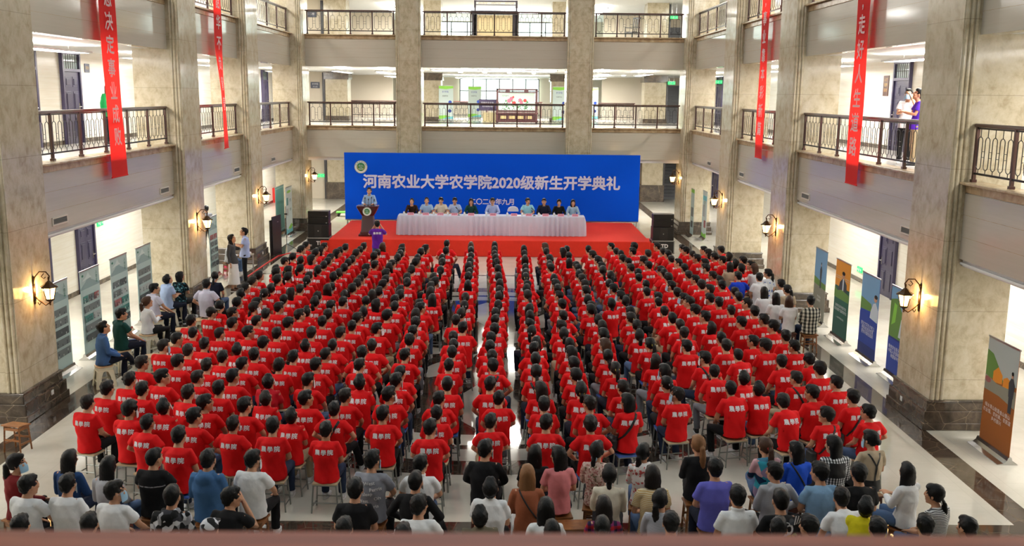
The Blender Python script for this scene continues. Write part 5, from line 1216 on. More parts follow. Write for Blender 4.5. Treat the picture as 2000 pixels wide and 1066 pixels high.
def plastic_mesh():
    b = MB(); h = .45; n = 6
    top = .145; bot = .20
    # four walls with an arched opening, as legs joined under the seat
    def wall(M4):
        for side in (-1, 1):
            xs = [(bot * side, 0), (top * 1.02 * side, h - .02)]
            prof = []
            for i in range(7):
                a = i / 6; z = (h - .10) * math.sin(a * math.pi / 2); inn = (bot - .075 - (bot - top) * z / h) * (math.cos(a * math.pi / 2) ** .5 if a < 1 else 0.0)
                prof.append((inn * side, z))
            outer = [(side * (bot - (bot - top) * z / h), z) for _, z in prof]
            vs = []; 
            for (u, z), (o, _) in zip(prof, outer):
                yy = bot - (bot - top) * z / h
                for dpt in (0, -.014): vs += [M4 @ Vector((u, yy + dpt, z)), M4 @ Vector((o, yy + dpt, z))]
            fs = []
            for i in range(6):
                a = i * 4; c = a + 4
                for (p, q_) in ((0, 1), (1, 3), (3, 2), (2, 0)): fs.append((a + p, a + q_, c + q_, c + p))
            fs += [(0, 2, 3, 1), (24, 25, 27, 26)]
            b.add(vs, fs, 0)
        yy = bot - (bot - top) * (h - .10) / h
        c = M4 @ Vector((0, yy - .02, h - .06)); 
        b.box(tuple(c), (top * 2, .018, .085), 0, rz=math.atan2(M4[1][0], M4[0][0]))
        c2 = M4 @ Vector((0, bot - .04, .13)); b.box(tuple(c2), (.30, .012, .03), 0, rz=math.atan2(M4[1][0], M4[0][0]))
    for k in range(4): wall(Matrix.Rotation(k * math.pi / 2, 3, 'Z'))
    return b.mesh('legs')
def plastic_stool(loc, rz, label, seat='seat_peach'):
    t = thing('plastic_stool', label, 'stool', loc, rz, 'cream plastic stools'); link('legs', cached('pl', plastic_mesh), M['plastic_cream'], t)
    def sm(): b = MB(); b.rings([(.425, 0, 0, .155, .155), (.435, 0, 0, .165, .165), (.450, 0, 0, .162, .162), (.455, 0, 0, .13, .13)], 24, p=5); return b.mesh('seat', False)
    s = link('seat', cached('pls', sm), M['seat_peach'], t); slot(s, [M[seat]]); return t

# ------------------------------------------------------------------ the students in red: head positions as seen from the gallery
HEADS = """p599,480 p590,488 s634,482 b627,490 p618,494 p573,503 s558,511 p596,510 b608,505 p635,510 p633,519 p540,526 p568,527 p583,527 p616,531 p530,535 p514,539 p564,541 p610,537 p500,547 p543,546 p601,547 p480,563 p530,564 l570,572 s586,566 p471,574 p517,574 p626,577 s555,586 l636,568 p612,593 p500,592 p459,594 p436,597 s543,597 p489,598 p675,484 p665,490 b657,496 s711,482 p704,489 p697,495 p647,504 l748,482 p741,491 p738,495 p732,501 p688,509 p681,514 p673,524 s730,520 l719,523 p713,535 l786,484 p785,492 p781,499 p776,505 s769,514 b761,522 b755,534 l832,486 p823,493 p816,505 p814,513 p804,528 s873,477 p872,490 l864,505 p864,513 p863,528 p857,532 p851,539 p850,553 p843,560 l841,572 l839,586 p662,534 p652,541 p648,562 p688,564 p696,557 p705,547 p678,573 p749,556 p754,547 p796,543 p793,555 l785,565 p739,572 l728,576 s773,586 p781,578 s826,591 p719,591 s669,592 s649,597 s768,598 l920,480 p920,490 p920,501 p918,511 b916,522 s917,531 s915,542 l914,557 p913,574 p909,582 p907,598 l966,480 l966,489 p966,497 p968,505 p970,513 p972,526 p972,536 p974,544 l976,553 p975,569 p974,579 p974,588 p973,597 l1023,487 p1023,492 p1024,497 l1025,507 p1025,518 p1026,524 l1027,534 p1027,544 s1029,556 p1029,565 p1030,577 p1033,595 l1064,483 p1067,492 p1070,501 p1073,507 p1073,516 s1075,524 p1079,539 p1082,545 p1084,555 s1089,566 s1091,578 s1097,595 l1099,492 s1107,488 s1111,501 l1114,515 p1122,518 p1128,524 p1130,536 p1137,547 p1141,555 p1144,568 p1146,580 p1153,597 s1149,488 p1156,498 p1167,509 l1174,521 p1180,531 p1189,537 p1191,548 p1189,555 p1198,565 p1210,577 p1215,591 s1193,482 s1203,492 s1212,497 s1217,507 s1226,511 s1231,524 s1246,534 s1247,543 s1261,557 s1264,572 s1283,580 s1286,591 s1238,482 s1245,493 s1255,495 s1255,509 s1271,521 s1285,527 s1296,534 s1305,543 s1310,559 s1322,572 s1335,584 s1346,591 s1283,482 s1294,492 s1304,497 s1310,507 s1324,514 s1336,524 s1346,539 s1355,545 s1332,485 s1340,491 s1350,497 s1360,505 s1376,514 s1382,527 s1387,536 s1405,548 s1414,560 s1430,569 s1442,581 s1458,593 s1374,489 l1385,496 p1397,503 s1408,507 s1408,489 l1423,501 l1433,514 p1447,524 s1465,509 s1492,518 s1370,557 s1385,566 s1355,598 s1387,585 s1407,593 c416,610 s465,610 p488,603 s374,627 s376,652 s452,634 s502,628 s433,650 s486,649 s346,663 s322,675 s370,684 s397,674 d464,682 s433,700 s496,694 s349,706 s278,709 s406,713 s475,711 s519,667 s543,603 s523,612 s584,617 s566,630 d604,605 s641,615 s630,629 p710,610 s699,622 s688,638 s666,651 s609,651 s537,655 d597,675 s650,675 s726,676 s738,643 s744,638 s637,693 s570,700 s549,711 s618,713 s706,693 s705,709 l736,593 s757,617 s822,602 l812,615 s812,630 s807,648 s800,665 s792,694 p901,614 s891,625 s900,646 s890,656 s886,673 s883,689 s877,714 s968,613 s968,626 s966,644 s959,662 s957,679 s961,697 s962,714 b1035,604 l1035,618 s1034,634 p1039,648 l1048,669 s1044,682 s1046,703 p1098,608 s1099,618 s1096,638 p1103,656 l1110,669 b1115,689 p1120,711 p1149,588 p1156,609 p1166,623 l1175,636 p1178,654 l1182,677 p1186,693 p1201,591 p1230,610 p1232,623 p1243,636 p1250,657 p1267,671 l1280,705 l1296,717 s1297,609 s1313,623 s1327,635 s1336,651 s1340,677 s1376,700 s1395,719 s1355,604 s1376,619 b1389,640 s1408,661 s1420,677 s1439,693 s1422,604 s1439,626 s1447,630 s1470,667 s1473,609 s1491,625 s1509,638 s1534,657 s1550,677 s1580,703 s1604,717 s1494,675 s1526,707 s252,743 s312,740 s388,737 s210,760 s285,757 s372,766 s175,785 s258,799 d315,797 s399,790 s383,811 s291,824 s450,740 s430,755 d525,745 d520,778 s603,743 s598,779 s475,797 s460,824 s535,830 d568,814 s678,772 s656,796 s637,840 d698,752 s782,730 s775,743 s761,771 s749,809 s872,755 s860,776 s853,808 s841,836 s958,751 s975,779 s959,824 p1047,727 l1056,764 s1062,787 s1068,826 p1124,734 p1137,766 s1148,784 s1153,829 p1202,721 p1216,757 b1225,785 l1297,725 p1303,752 s1320,769 s1396,727 s1427,760 d1451,739 d1479,758 s1529,785 s1605,724 s1554,739 s1628,745 s1585,767 s1665,776 s1695,806 s1613,811 s350,851"""
ST = []
for wd in HEADS.split():
    x, y = map(float, wd[1:].split(',')); p = bz(x, y, 1.19); ST.append(dict(k=wd[0], px=x, py=y, X=p.x, Y=p.y))
ST.sort(key=lambda s: s['Y'])
_keep = []
for s in ST:
    if all(math.hypot(s['px'] - t_['px'], s['py'] - t_['py']) > 215 / s['Y'] for t_ in _keep): _keep.append(s)
ST = _keep
NEAR = 300
# files run towards the stage: gather the students by their sideways position
def files(lst, gap=.62):
    xs = sorted(s['X'] for s in lst); k = int(round((xs[-1] - xs[0]) / gap)) + 1; c = np.linspace(xs[0] + .1, xs[-1] - .1, k)
    X = np.array([s['X'] for s in lst])
    for _ in range(60):
        a = np.argmin(abs(X[:, None] - c[None]), 1)
        for j in range(k):
            if (a == j).any(): c[j] = X[a == j].mean()
        c.sort()
    return a, k
A_, NF = files(ST)
ORD = 'zeroth first second third fourth fifth sixth seventh eighth ninth tenth eleventh twelfth thirteenth fourteenth fifteenth sixteenth seventeenth eighteenth nineteenth twentieth twenty-first twenty-second twenty-third twenty-fourth twenty-fifth twenty-sixth twenty-seventh twenty-eighth twenty-ninth thirtieth'.split()
for s, a in zip(ST, A_): s['file'] = int(a)
for j in range(NF):
    for i, s in enumerate(sorted((s for s in ST if s['file'] == j), key=lambda s: s['Y'])): s['rank'] = i + 1
HN = dict(short='short black hair', mop='full black hair', buzz='close-cropped hair', crop='short dark hair', cap='a dark cap', pony='a ponytail', lowpony='a low ponytail', longpony='a long ponytail', bun='a hair bun', bob='bobbed hair', long='long loose hair', mid='shoulder-length hair')
PANTS = ['black_cloth'] * 6 + ['navy_cloth', 'dark_jean', 'dark_jean', 'jean_cloth', 'grey_cloth', 'khaki_cloth']
RS = random.Random(11)
def design(s):
    X = s['X']; k = s['k']; side = 1 if X > .8 else -1 if X < -1.6 else 0
    if k in 's':
        if side > 0: pose = RS.choice(['m0', 'm0', 'm2', 'm2', 'm4', 'm7', 'm2', 'm5'])
        elif side < 0: pose = RS.choice(['m0', 'm0', 'm1', 'm1', 'm4', 'm6', 'm1', 'm0'])
        else: pose = RS.choice(['m0', 'm0', 'm0', 'm1', 'm2'])
        s['hair'] = RS.choice(['short', 'short', 'mop', 'crop', 'buzz', 'short', 'crop'])
    elif k == 'd': pose = 'm3'; s['hair'] = RS.choice(['short', 'crop'])
    elif k == 'c': pose = 'm1'; s['hair'] = 'cap'
    else:
        if side > 0: pose = RS.choice(['f0', 'f2', 'f2', 'f3', 'f4'])
        elif side < 0: pose = RS.choice(['f0', 'f1', 'f1', 'f3', 'f5', 'f0'])
        else: pose = RS.choice(['f0', 'f0', 'f3', 'f1', 'f2'])
        s['hair'] = {'p': RS.choice(['pony', 'pony', 'lowpony', 'longpony', 'bun']), 'l': RS.choice(['long', 'mid']), 'b': 'bob'}[k]
    s['pose'] = pose; s['rz'] = RS.uniform(-.11, .11) - 1.1 * math.atan2(-.45 - X, 38.5 - s['Y']); s['sc'] = RS.uniform(.965, 1.045) * (1.03 if pose[0] == 'f' and s['hair'] != 'x' else 1.0)
    s['pants'] = RS.choice(PANTS); s['shoe'] = RS.choice(['shoe_white', 'shoe_white', 'shoe_black']); s['mask'] = RS.random() < .24; s['tie'] = RS.choice([None, 'tie_yellow', 'print_white', 'strap_black', None]); s['hm'] = RS.choice(['hair', 'hair', 'hair', 'hair_dark', 'hair']) if k != 'l' else RS.choice(['hair', 'hair_dark', 'hair_brown', 'hair']); s['skin'] = RS.choice(['skin', 'skin', 'skin_tan'])
for s in ST: design(s)
def foot(px, py, f, rz, k, z0=0.0):
    """root position that brings the head to the photo pixel"""
    h = f.hc * k; p = bz(px, py, h.z + z0); c, q = math.cos(rz), math.sin(rz)
    return Vector((p.x - (h.x * c - h.y * q), p.y - (h.x * q + h.y * c), z0))
def settle(lst, dx=.46, dy=.60, cap=.30):
    """nobody sits inside a neighbour: push crowded seats apart a little"""
    L = np.array([foot(s['px'], s['py'], fig(s['pose'], **POSES[s['pose']]), s['rz'], s['sc'])[:2] for s in lst]); L0 = L.copy()
    for _ in range(60):
        D = L[:, None] - L[None]; q = np.sqrt((D[..., 0] / dx) ** 2 + (D[..., 1] / dy) ** 2); np.fill_diagonal(q, 9)
        i, j = np.where(q < 1); w = (1 - q[i, j]) * .5; d = D[i, j] / np.maximum(q[i, j], .05)[:, None]
        mv = np.zeros_like(L); np.add.at(mv, i, d * w[:, None] * np.array([.35, .8])); L += mv
        o = L - L0; n_ = np.linalg.norm(o, axis=1); L = L0 + o * np.minimum(1, cap / np.maximum(n_, 1e-6))[:, None]
    L[:, 0] = np.minimum(L[:, 0], 7.1)
    for s, p in zip(lst, L): s['loc'] = Vector((p[0], p[1], 0))
settle(ST)
def student(s):
    f = fig(s['pose'], **POSES[s['pose']]); loc = s['loc']
    lab = 'red-shirted person with %s, %s from rear in %s file from left' % (HN[s['hair']], ORD[s['rank']], ORD[s['file'] + 1])
    return person(s['pose'], loc, s['rz'], hair=s['hair'], hairm=M[s['hm']], text='農學院', trousers=M[s['pants']], shoes=M[s['shoe']], skin=M[s['skin']], mask=M['mask_white' if s['file'] % 3 else 'mask_blue'] if s['mask'] and s['pose'] not in ('m0', 'f0') else None,
                  tie=M[s['tie']] if s['tie'] else None, k=s['sc'], label=lab, group='students in red T-shirts')
for s in ST[:NEAR]: s['o'] = student(s)
SEEN_STOOLS = set([0,1,2,3,4,5,6,7,8,9,10,11,12,13,14,15,16,17,18,19,20,21,22,23,24,25,26,27,28,29,30,31,32,33,34,35,36,37,38,39,40,41,42,43,44,45,46,47,48,49,50,51,52,53,54,55,56,57,58,59,60,61,62,63,64,65,66,67,68,69,76,77,82,83,84,86,87,90,98,99,100,101,104,106,108,117,118,125,126,128,129,133,135,136,139,144,154,164,168,174,177,180,182,185,193,196,199,201,210,212,218,220,223,226,232,245,249,264,266,279,288,296])   # the others are wholly hidden by the sitters behind
for i, s in enumerate(ST[:NEAR]):
    if SEEN_STOOLS is None or i in SEEN_STOOLS:
        l = s['loc']; steel_stool((l.x, l.y - .02, 0), s['rz'], 'steel-legged stool under the student %s from the rear in %s file from left' % (ORD[s['rank']], ORD[s['file'] + 1]), RS.choice(['seat_wood', 'seat_wood', 'seat_blue']))

# the rows nearest the stage, seen smallest, as one crowd
def crowd(lst):
    V = []; FI = []; MI = []; off = 0; mats = []
    def mi(m_):
        if m_ not in mats: mats.append(m_)
        return mats.index(m_)
    cache = {}
    def arr(me):
        if me.name not in cache:
            n = len(me.vertices); co = np.empty(n * 3); me.vertices.foreach_get('co', co); me.calc_loop_triangles(); T = np.empty(len(me.loop_triangles) * 3, int); me.loop_triangles.foreach_get('vertices', T); P = np.empty(len(me.loop_triangles), int); me.loop_triangles.foreach_get('material_index', P)
            cache[me.name] = (co.reshape(-1, 3), T.reshape(-1, 3), P)
        return cache[me.name]
    def put(me, Mx, names):
        nonlocal off
        co, T, P = arr(me); R = np.array(Mx)[:3, :3]; t = np.array(Mx)[:3, 3]; V.append(co @ R.T + t); FI.append(T + off); off += len(co)
        MI.append(np.array([mi(n) for n in names])[np.minimum(P, len(names) - 1)])
    for s in lst:
        f = fig(s['pose'], **POSES[s['pose']]); loc = s['loc']; k = s['sc']
        W = Matrix.Translation(loc) @ Matrix.Rotation(s['rz'], 4, 'Z') @ Matrix.Scale(k, 4); pose = s['pose']
        put(cached(('body', pose), lambda: body_mesh(f, 'person_' + pose)), W, [s['skin'], 'eye', 'hair', 'lip'])
        put(cached(('shirt', pose, 'short', '農學院', False, False, 1.0), lambda: shirt_mesh(f, 'shirt', 'short', '農學院', seed=1.0)), W, ['red_cloth', 'print_white'])
        put(cached(('trousers', pose, False, False), lambda: trouser_mesh(f, 'trousers')), W, [s['pants']])
        put(cached(('hair', s['hair']), lambda: hair_mesh(s['hair'], 'hair_' + s['hair'])), W @ Matrix.Translation(f.hc) @ f.H.to_4x4() @ Matrix.Scale(1.11 if f.female else 1.16, 4), [s['hm']])
        for i in (0, 1): put(cached(('shoe', f.female), lambda: shoe_mesh('shoe', f.female)), W @ Matrix.Translation((f.an[i].x, f.an[i].y + .03, 0)), [s['shoe'], 'print_white'])
        S = Matrix.Translation((loc.x, loc.y - .02, 0)) @ Matrix.Rotation(s['rz'], 4, 'Z'); put(cached('ss', lambda: steel_stool_mesh('seat')), S, ['seat_wood']); put(cached('sf', lambda: steel_stool_mesh('frame')), S, ['steel_grey'])
    v = np.concatenate(V); t = np.concatenate(FI); p = np.concatenate(MI)
    me = bpy.data.meshes.new('seated_crowd'); me.vertices.add(len(v)); me.vertices.foreach_set('co', v.reshape(-1)); me.loops.add(len(t) * 3); me.loops.foreach_set('vertex_index', t.reshape(-1).astype(np.int32)); me.polygons.add(len(t))
    me.polygons.foreach_set('loop_start', np.arange(0, len(t) * 3, 3, dtype=np.int32)); me.polygons.foreach_set('material_index', p.astype(np.int32)); me.polygons.foreach_set('use_smooth', np.ones(len(t), bool)); me.update(); me.validate()
    for m_ in mats: me.materials.append(M[m_])
    o = bpy.data.objects.new('seated_crowd', me); COL.objects.link(o); return tag(o, 'rows of seated students in red T-shirts nearest the stage', 'crowd', kind='stuff')
if ST[NEAR:]: crowd(ST[NEAR:])
# ------------------------------------------------------------------ everyone else
for nm, rgb in dict(shirt_white=(244, 244, 247), shirt_cream=(222, 212, 192), shirt_lavender=(206, 204, 222), shirt_lightblue=(164, 196, 232), shirt_paleblue=(176, 196, 232), shirt_turq=(150, 208, 226), shirt_lilac=(172, 186, 230), shirt_blue=(60, 96, 150), shirt_royal=(26, 62, 190), shirt_cobalt=(30, 80, 200), shirt_sky=(132, 170, 206), shirt_peri=(104, 104, 200), shirt_purple=(92, 30, 150), shirt_violet=(84, 40, 190), shirt_dkgreen=(16, 62, 58), shirt_green=(16, 122, 62), shirt_brown=(50, 30, 24), shirt_rust=(150, 86, 58), shirt_pink=(214, 128, 132), shirt_maroon=(118, 28, 32), shirt_denim=(34, 66, 112), shirt_steel=(64, 104, 150), shirt_black=(18, 18, 21), shirt_navy=(22, 26, 46), shirt_greylt=(170, 172, 178), shirt_greymid=(140, 142, 152), shirt_greydk=(64, 66, 70), shirt_olive=(104, 96, 78), shirt_beige=(190, 172, 146), shirt_yellow=(222, 208, 30), shirt_cardigan=(166, 196, 222)).items(): cloth(nm, rgb)
stripes('shirt_stripe_yellow', (222, 206, 172), (196, 158, 92), .022, .008); stripes('shirt_stripe_grey', (150, 152, 160), (196, 198, 206), .014, .006); stripes('shirt_stripe_bw', (226, 226, 226), (84, 84, 88), .020, .009)
plaid('shirt_plaid_red', (40, 30, 60), (150, 26, 34), (30, 40, 110), .075); plaid('shirt_plaid_bw', (226, 222, 206), (40, 40, 38), (130, 128, 116), .085); plaid('shirt_check_bw', (232, 232, 232), (24, 24, 26), (120, 120, 122), .036)
blotch('shirt_camo', [(.0, (28, 28, 30)), (.4, (150, 150, 156)), (.62, (214, 214, 220)), (.8, (60, 60, 66))], 16.0); blotch('shirt_floral_teal', [(.0, (14, 22, 26)), (.62, (34, 78, 88)), (.85, (110, 156, 166))], 26.0); blotch('shirt_floral_pink', [(.0, (198, 172, 160)), (.45, (168, 112, 108)), (.7, (222, 206, 196)), (.88, (110, 100, 78))], 44.0); blotch('shirt_floral_white', [(.0, (236, 232, 230)), (.7, (204, 96, 96)), (.85, (236, 232, 230))], 38.0); blotch('shirt_patch', [(.0, (56, 160, 182)), (.25, (26, 52, 84)), (.45, (150, 130, 160)), (.62, (70, 130, 160)), (.8, (214, 170, 176))], 7.0); blotch('shirt_dots_blue', [(.0, (228, 230, 236)), (.75, (70, 110, 200)), (.88, (228, 230, 236))], 22.0); blotch('shirt_star', [(.0, (150, 152, 164)), (.82, (214, 214, 222))], 30.0)

def back_print(root, f, draw, label=None):
    """a print lying on the back of a shirt: draw(mb) fills x,z shapes that are pressed on the cloth"""
    sh = [c for c in root.children if c.name.startswith('shirt')][0]; co, fs = mesh_arrays(sh.data); bvh = BVHTree.FromPolygons([Vector(c) for c in co], fs)
    b = MB(); mats = draw(b); out = []
    for (x, y, z) in b.v:
        h = bvh.ray_cast(Vector((x, -1.2, z)), Vector((0, 1, 0))); out.append((x, (h[0].y if h[0] else -.1) - .006 + y, z))
    b.v = out; return obj('back_print', b, [M[m_] for m_ in mats], root)
def patch(b, p0, p1, p2, p3, nu, nv):
    V = [((p0[0] * (1 - u) + p1[0] * u) * (1 - v) + (p2[0] * (1 - u) + p3[0] * u) * v, 0, (p0[1] * (1 - u) + p1[1] * u) * (1 - v) + (p2[1] * (1 - u) + p3[1] * u) * v) for v in np.linspace(0, 1, nv + 1) for u in np.linspace(0, 1, nu + 1)]
    b.add(V, [(j * (nu + 1) + i, j * (nu + 1) + i + 1, (j + 1) * (nu + 1) + i + 1, (j + 1) * (nu + 1) + i) for j in range(nv) for i in range(nu)], 0)
def sling(root, f, side=1, mt='strap_black', w=.020, bag=True, label='', bagm=None):
    """strap over one shoulder with a small bag at the other hip"""
    sh = [c for c in root.children if c.name.startswith('shirt')][0]; co, fs = mesh_arrays(sh.data); bvh = BVHTree.FromPolygons([Vector(c) for c in co], fs)
    t = thing('shoulder_bag', label, 'bag', root.location, root.rotation_euler.z, 'bags worn over the shoulder'); t.scale = root.scale
    top = Vector((side * .10, 0, f.sp[4].z - .02)); low = Vector((-side * .155, 0, f.pel.z + .10)); pts = []
    for k in range(11):
        a = k / 10; q = top.lerp(low, a); h = bvh.ray_cast(Vector((q.x, -1.5, q.z)), Vector((0, 1, 0))); pts.append(Vector((q.x, (h[0].y if h[0] else q.y) - .008, q.z)))
    fr = []
    for k in range(9):
        a = k / 8; q = top.lerp(low, a); h = bvh.ray_cast(Vector((q.x, 1.5, q.z)), Vector((0, -1, 0))); fr.append(Vector((q.x, (h[0].y if h[0] else q.y) + .008, q.z)))
    loop = pts + fr[::-1]
    b = MB(); b.tube(loop, [(w, .006)] * len(loop), 6, closed=True, up=(0, 1, 0)); obj('strap', b, M[mt], t)
    if bag:
        b = MB(); c = low + Vector((-side * .06, .03, -.06)); b.rings([(c.z - .09, c.x, c.y, .045, .085), (c.z - .06, c.x, c.y, .055, .10), (c.z + .06, c.x, c.y, .055, .10), (c.z + .08, c.x, c.y, .04, .085)], 18, p=4); obj('bag', b, M[bagm or mt], t)
    return t
def nearest(px, py):
    return min(ST[:NEAR], key=lambda s: (s['px'] - px) ** 2 + (s['py'] - py) ** 2)
BAGGED = [(962, 721, 1, 1, 'black sling strap on the back of the student in a middle file', None), (656, 795, 1, 0, 'black strap over the shoulder of the student with a blue lanyard', None), (1227, 785, 1, 1, 'black shoulder bag hanging at the left of the student with bobbed hair', None), (1376, 701, -1, 1, 'dark strap with small red pouch at the left hip of a student', 'crimson_cloth'),
          (1554, 738, -1, 0, 'black strap slanting over the back of a student near the right aisle', None), (1665, 776, 1, 1, 'black sling bag strap on the outermost student by the right aisle', None), (1613, 811, 1, 1, 'black sling bag on the student before the woman in the check dress', None), (465, 610, -1, 0, 'black strap on the student near the row of teachers', None), (346, 675, -1, 0, 'black and white strap on the student in the outermost left files', None), (525, 744, -1, 0, 'black strap over the crimson shirt with a printed back', None), (1056, 727, -1, 0, 'thin strap across the back of the student with a long ponytail', None)]
for (x, y, sd, bg_, lb, bm2) in BAGGED:
    s = nearest(x, y); sling(s['o'], fig(s['pose'], **POSES[s['pose']]), sd, bag=bool(bg_), label=lb, bagm=bm2)
s = nearest(525, 744); [slot(c, [M['crimson_cloth'], M['crimson_cloth']]) for c in s['o'].children if c.name.startswith('shirt')]; s['o']['label'] = 'person in plain crimson T-shirt with dark back print, head bowed, in the left block'
def pr(b):
    b.add([(-.10 + .2 * u, 0, .76 + .16 * v) for v in np.linspace(0, 1, 5) for u in np.linspace(0, 1, 5)], [(j * 5 + i, j * 5 + i + 1, j * 5 + i + 6, j * 5 + i + 5) for j in range(4) for i in range(4)], 0)
    for (x, z, r) in ((-.04, .80, .03), (.03, .83, .025), (.0, .88, .03), (-.05, .89, .015)): b.add([(x + r * math.cos(a), -.003, z + r * math.sin(a)) for a in np.linspace(0, 6.28, 11)[:-1]], [tuple(range(10))], 1)
    return ['suit_dark', 'shirt_pale']
back_print(s['o'], fig(s['pose'], **POSES[s['pose']]), pr)

NEAR_STOOL = []
def seated(px, py, pose, label, rz=0.0, stool='wood', k=1.0, sl=None, z0=0.0, **kw):
    f = fig(pose, **POSES[pose]); loc = foot(px, py, f, rz, k, z0); o = person(pose, loc, rz, label=label, k=k, **kw)
    p = (loc.x + .02 * math.sin(rz), loc.y - .02 * math.cos(rz), z0)
    who = ' '.join(label.split()[2:9]) if label.startswith('person') else label
    if stool == 'wood': wooden_stool(p, rz, 'wooden stool under the person ' + who, mt='stool_wood' if len(NEAR_STOOL) % 3 else 'stool_dark'); NEAR_STOOL.append(1)
    elif stool == 'plastic': plastic_stool(p, rz, 'cream plastic stool under the person ' + who)
    return o, f
W_ = dict(text=None)
G = lambda **k: {**dict(trousers=M['black_cloth'], shoes=M['shoe_white']), **k}
# teachers along the left side
seated(203, 640, 'mcross', 'person in blue shirt with legs crossed on the plastic stool nearest the left pillar', -.95, 'plastic', **G(shirt=M['shirt_blue'], sleeve='long', collar=True, trousers=M['navy_cloth'], shoes=M['shoe_black'], hair='crop'))
seated(238, 614, 'm1', 'person in dark green polo shirt sitting before the second left roll-up banner', -.65, 'plastic', **G(shirt=M['shirt_dkgreen'], collar=True, trousers=M['navy_cloth'], shoes=M['shoe_black']))
seated(288, 590, 'f1', 'person in white blouse with long ponytail sitting on a plastic stool', -.55, 'plastic', **G(shirt=M['shirt_white'], sleeve='long', hair='longpony', hairm=M['hair_brown'], tie=M['print_white']))
seated(302, 564, 'm1', 'person in white short-sleeved shirt and navy trousers beside the blouse woman', -.6, 'plastic', **G(shirt=M['shirt_lavender'], collar=True, trousers=M['navy_cloth'], shoes=M['shoe_black']))
seated(328, 546, 'm3', 'person in pale blue shirt looking down at papers among the teachers', -.6, 'plastic', **G(shirt=M['shirt_paleblue'], collar=True, trousers=M['navy_cloth'], shoes=M['shoe_black']))
seated(352, 540, 'f1', 'person with short curly hair in dark teal flowered blouse among the teachers', -.2, 'plastic', **G(shirt=M['shirt_floral_teal'], hair='bob'))
seated(404, 555, 'm4', 'person in white shirt with both elbows out, last of the teachers group', -.15, 'plastic', 1.05, **G(shirt=M['shirt_lavender'], collar=True, shoes=M['shoe_black']))
seated(420, 540, 'f0', 'person in navy top with long hair tied back next to the third pillar', -.1, 'plastic', **G(shirt=M['shirt_navy'], hair='lowpony', trousers=M['jean_cloth'], tie=M['print_white']))
for i, (x, y, st_) in enumerate(((-7.42, 23.3, 'seat_peach'), (-7.55, 22.3, 'seat_peach'), (-7.42, 19.95, 'seat_peach'), (-7.35, 20.9, 'seat_peach'), (-8.22, 21.15, 'seat_blue'))): plastic_stool((x, y, 0), .3 * i, 'empty cream plastic stool with ' + ['peach seat, farthest of the empty ones', 'peach seat, second farthest empty one', 'peach seat, nearest of the empty ones', 'peach seat behind the red-shirted rows', 'blue seat before the green polo shirt'][i], st_)
b = MB(); b.box((0, 0, .004), (.30, .22, .008), rz=.3); tag(obj('document_folder', b, M['seat_blue'], loc=(-8.22, 21.15, .456)), 'blue folder lying on an empty plastic stool by the left pillar', 'folder')
# standing pair and the one on the floor
def standing(px, py, pose, label, rz, zf=0.0, k=1.0, **kw):
    f = fig(pose, **POSES[pose]); loc = foot(px, py, f, rz, k, zf); return person(pose, loc, rz, label=label, k=k, **kw), f
standing(476, 453, 'mstand', 'person standing in light blue shirt and black trousers looking at a small bag', 1.8, **G(shirt=M['shirt_lilac'], collar=True, shoes=M['shoe_black']), hair='crop')
standing(453, 466, 'fstand', 'person standing in dark cardigan and long white skirt beside the third left pillar', -1.7, k=1.0, **G(shirt=M['shirt_greydk'], sleeve='long', hair='long', skirt=True, trousers=M['white_cloth'], shoes=M['shoe_brown']))
b = MB(); b.rings([(0, 0, 0, .10, .06), (.05, 0, 0, .12, .07), (.16, 0, 0, .09, .05)], 16, p=3); t = tag(obj('handbag', b, M['case_black'], loc=(-8.46, 30.42, 1.02), smooth=True), 'small black bag held by the standing man in light blue', 'bag')
f = fig('ffloor', **POSES['ffloor']); person('ffloor', (-9.05, 31.55, 0), -.9, label='person in white shirt and jeans sitting low behind the woman in the white skirt', **G(shirt=M['shirt_white'], sleeve='long', trousers=M['jean_cloth'], hair='mid', hairm=M['hair_brown']), k=.9); wooden_stool((-9.05, 31.55, 0), -.9, 'low stool under the person in white shirt behind the skirt', h=.40)
o, f = standing(403, 408, 'fwalk', 'person in grey top and black cap walking away in the left ground corridor', .3, **G(shirt=M['shirt_greymid'], hair='cap', hairm=M['strap_black']))
standing(737, 438, 'mcam', 'person in purple T-shirt standing before the stage and holding a camera up', .06, hair='short', shirt=M['shirt_purple'], shirt2=M['print_white'], text='農學院', trousers=M['jean_cloth'])
# on the second-floor balconies
person('mstand', (9.50, 22.42, Z2), 1.35, label='person in purple T-shirt and pale trousers on the right balcony looking at a phone', **G(shirt=M['shirt_violet'], trousers=M['khaki_cloth'], shoes=M['shoe_black']))
person('mphone', (9.66, 23.35, Z2), 2.6, label='person in white T-shirt and face mask on the right balcony raising a phone', **G(shirt=M['shirt_white'], mask=M['mask_blue'], hair='crop'))
person('fwalk', (-10.73, 26.8, Z2), -.3, label='person in green jacket half hidden behind the left slogan banner on the balcony', **G(shirt=M['shirt_green'], sleeve='long', hair='mid'))
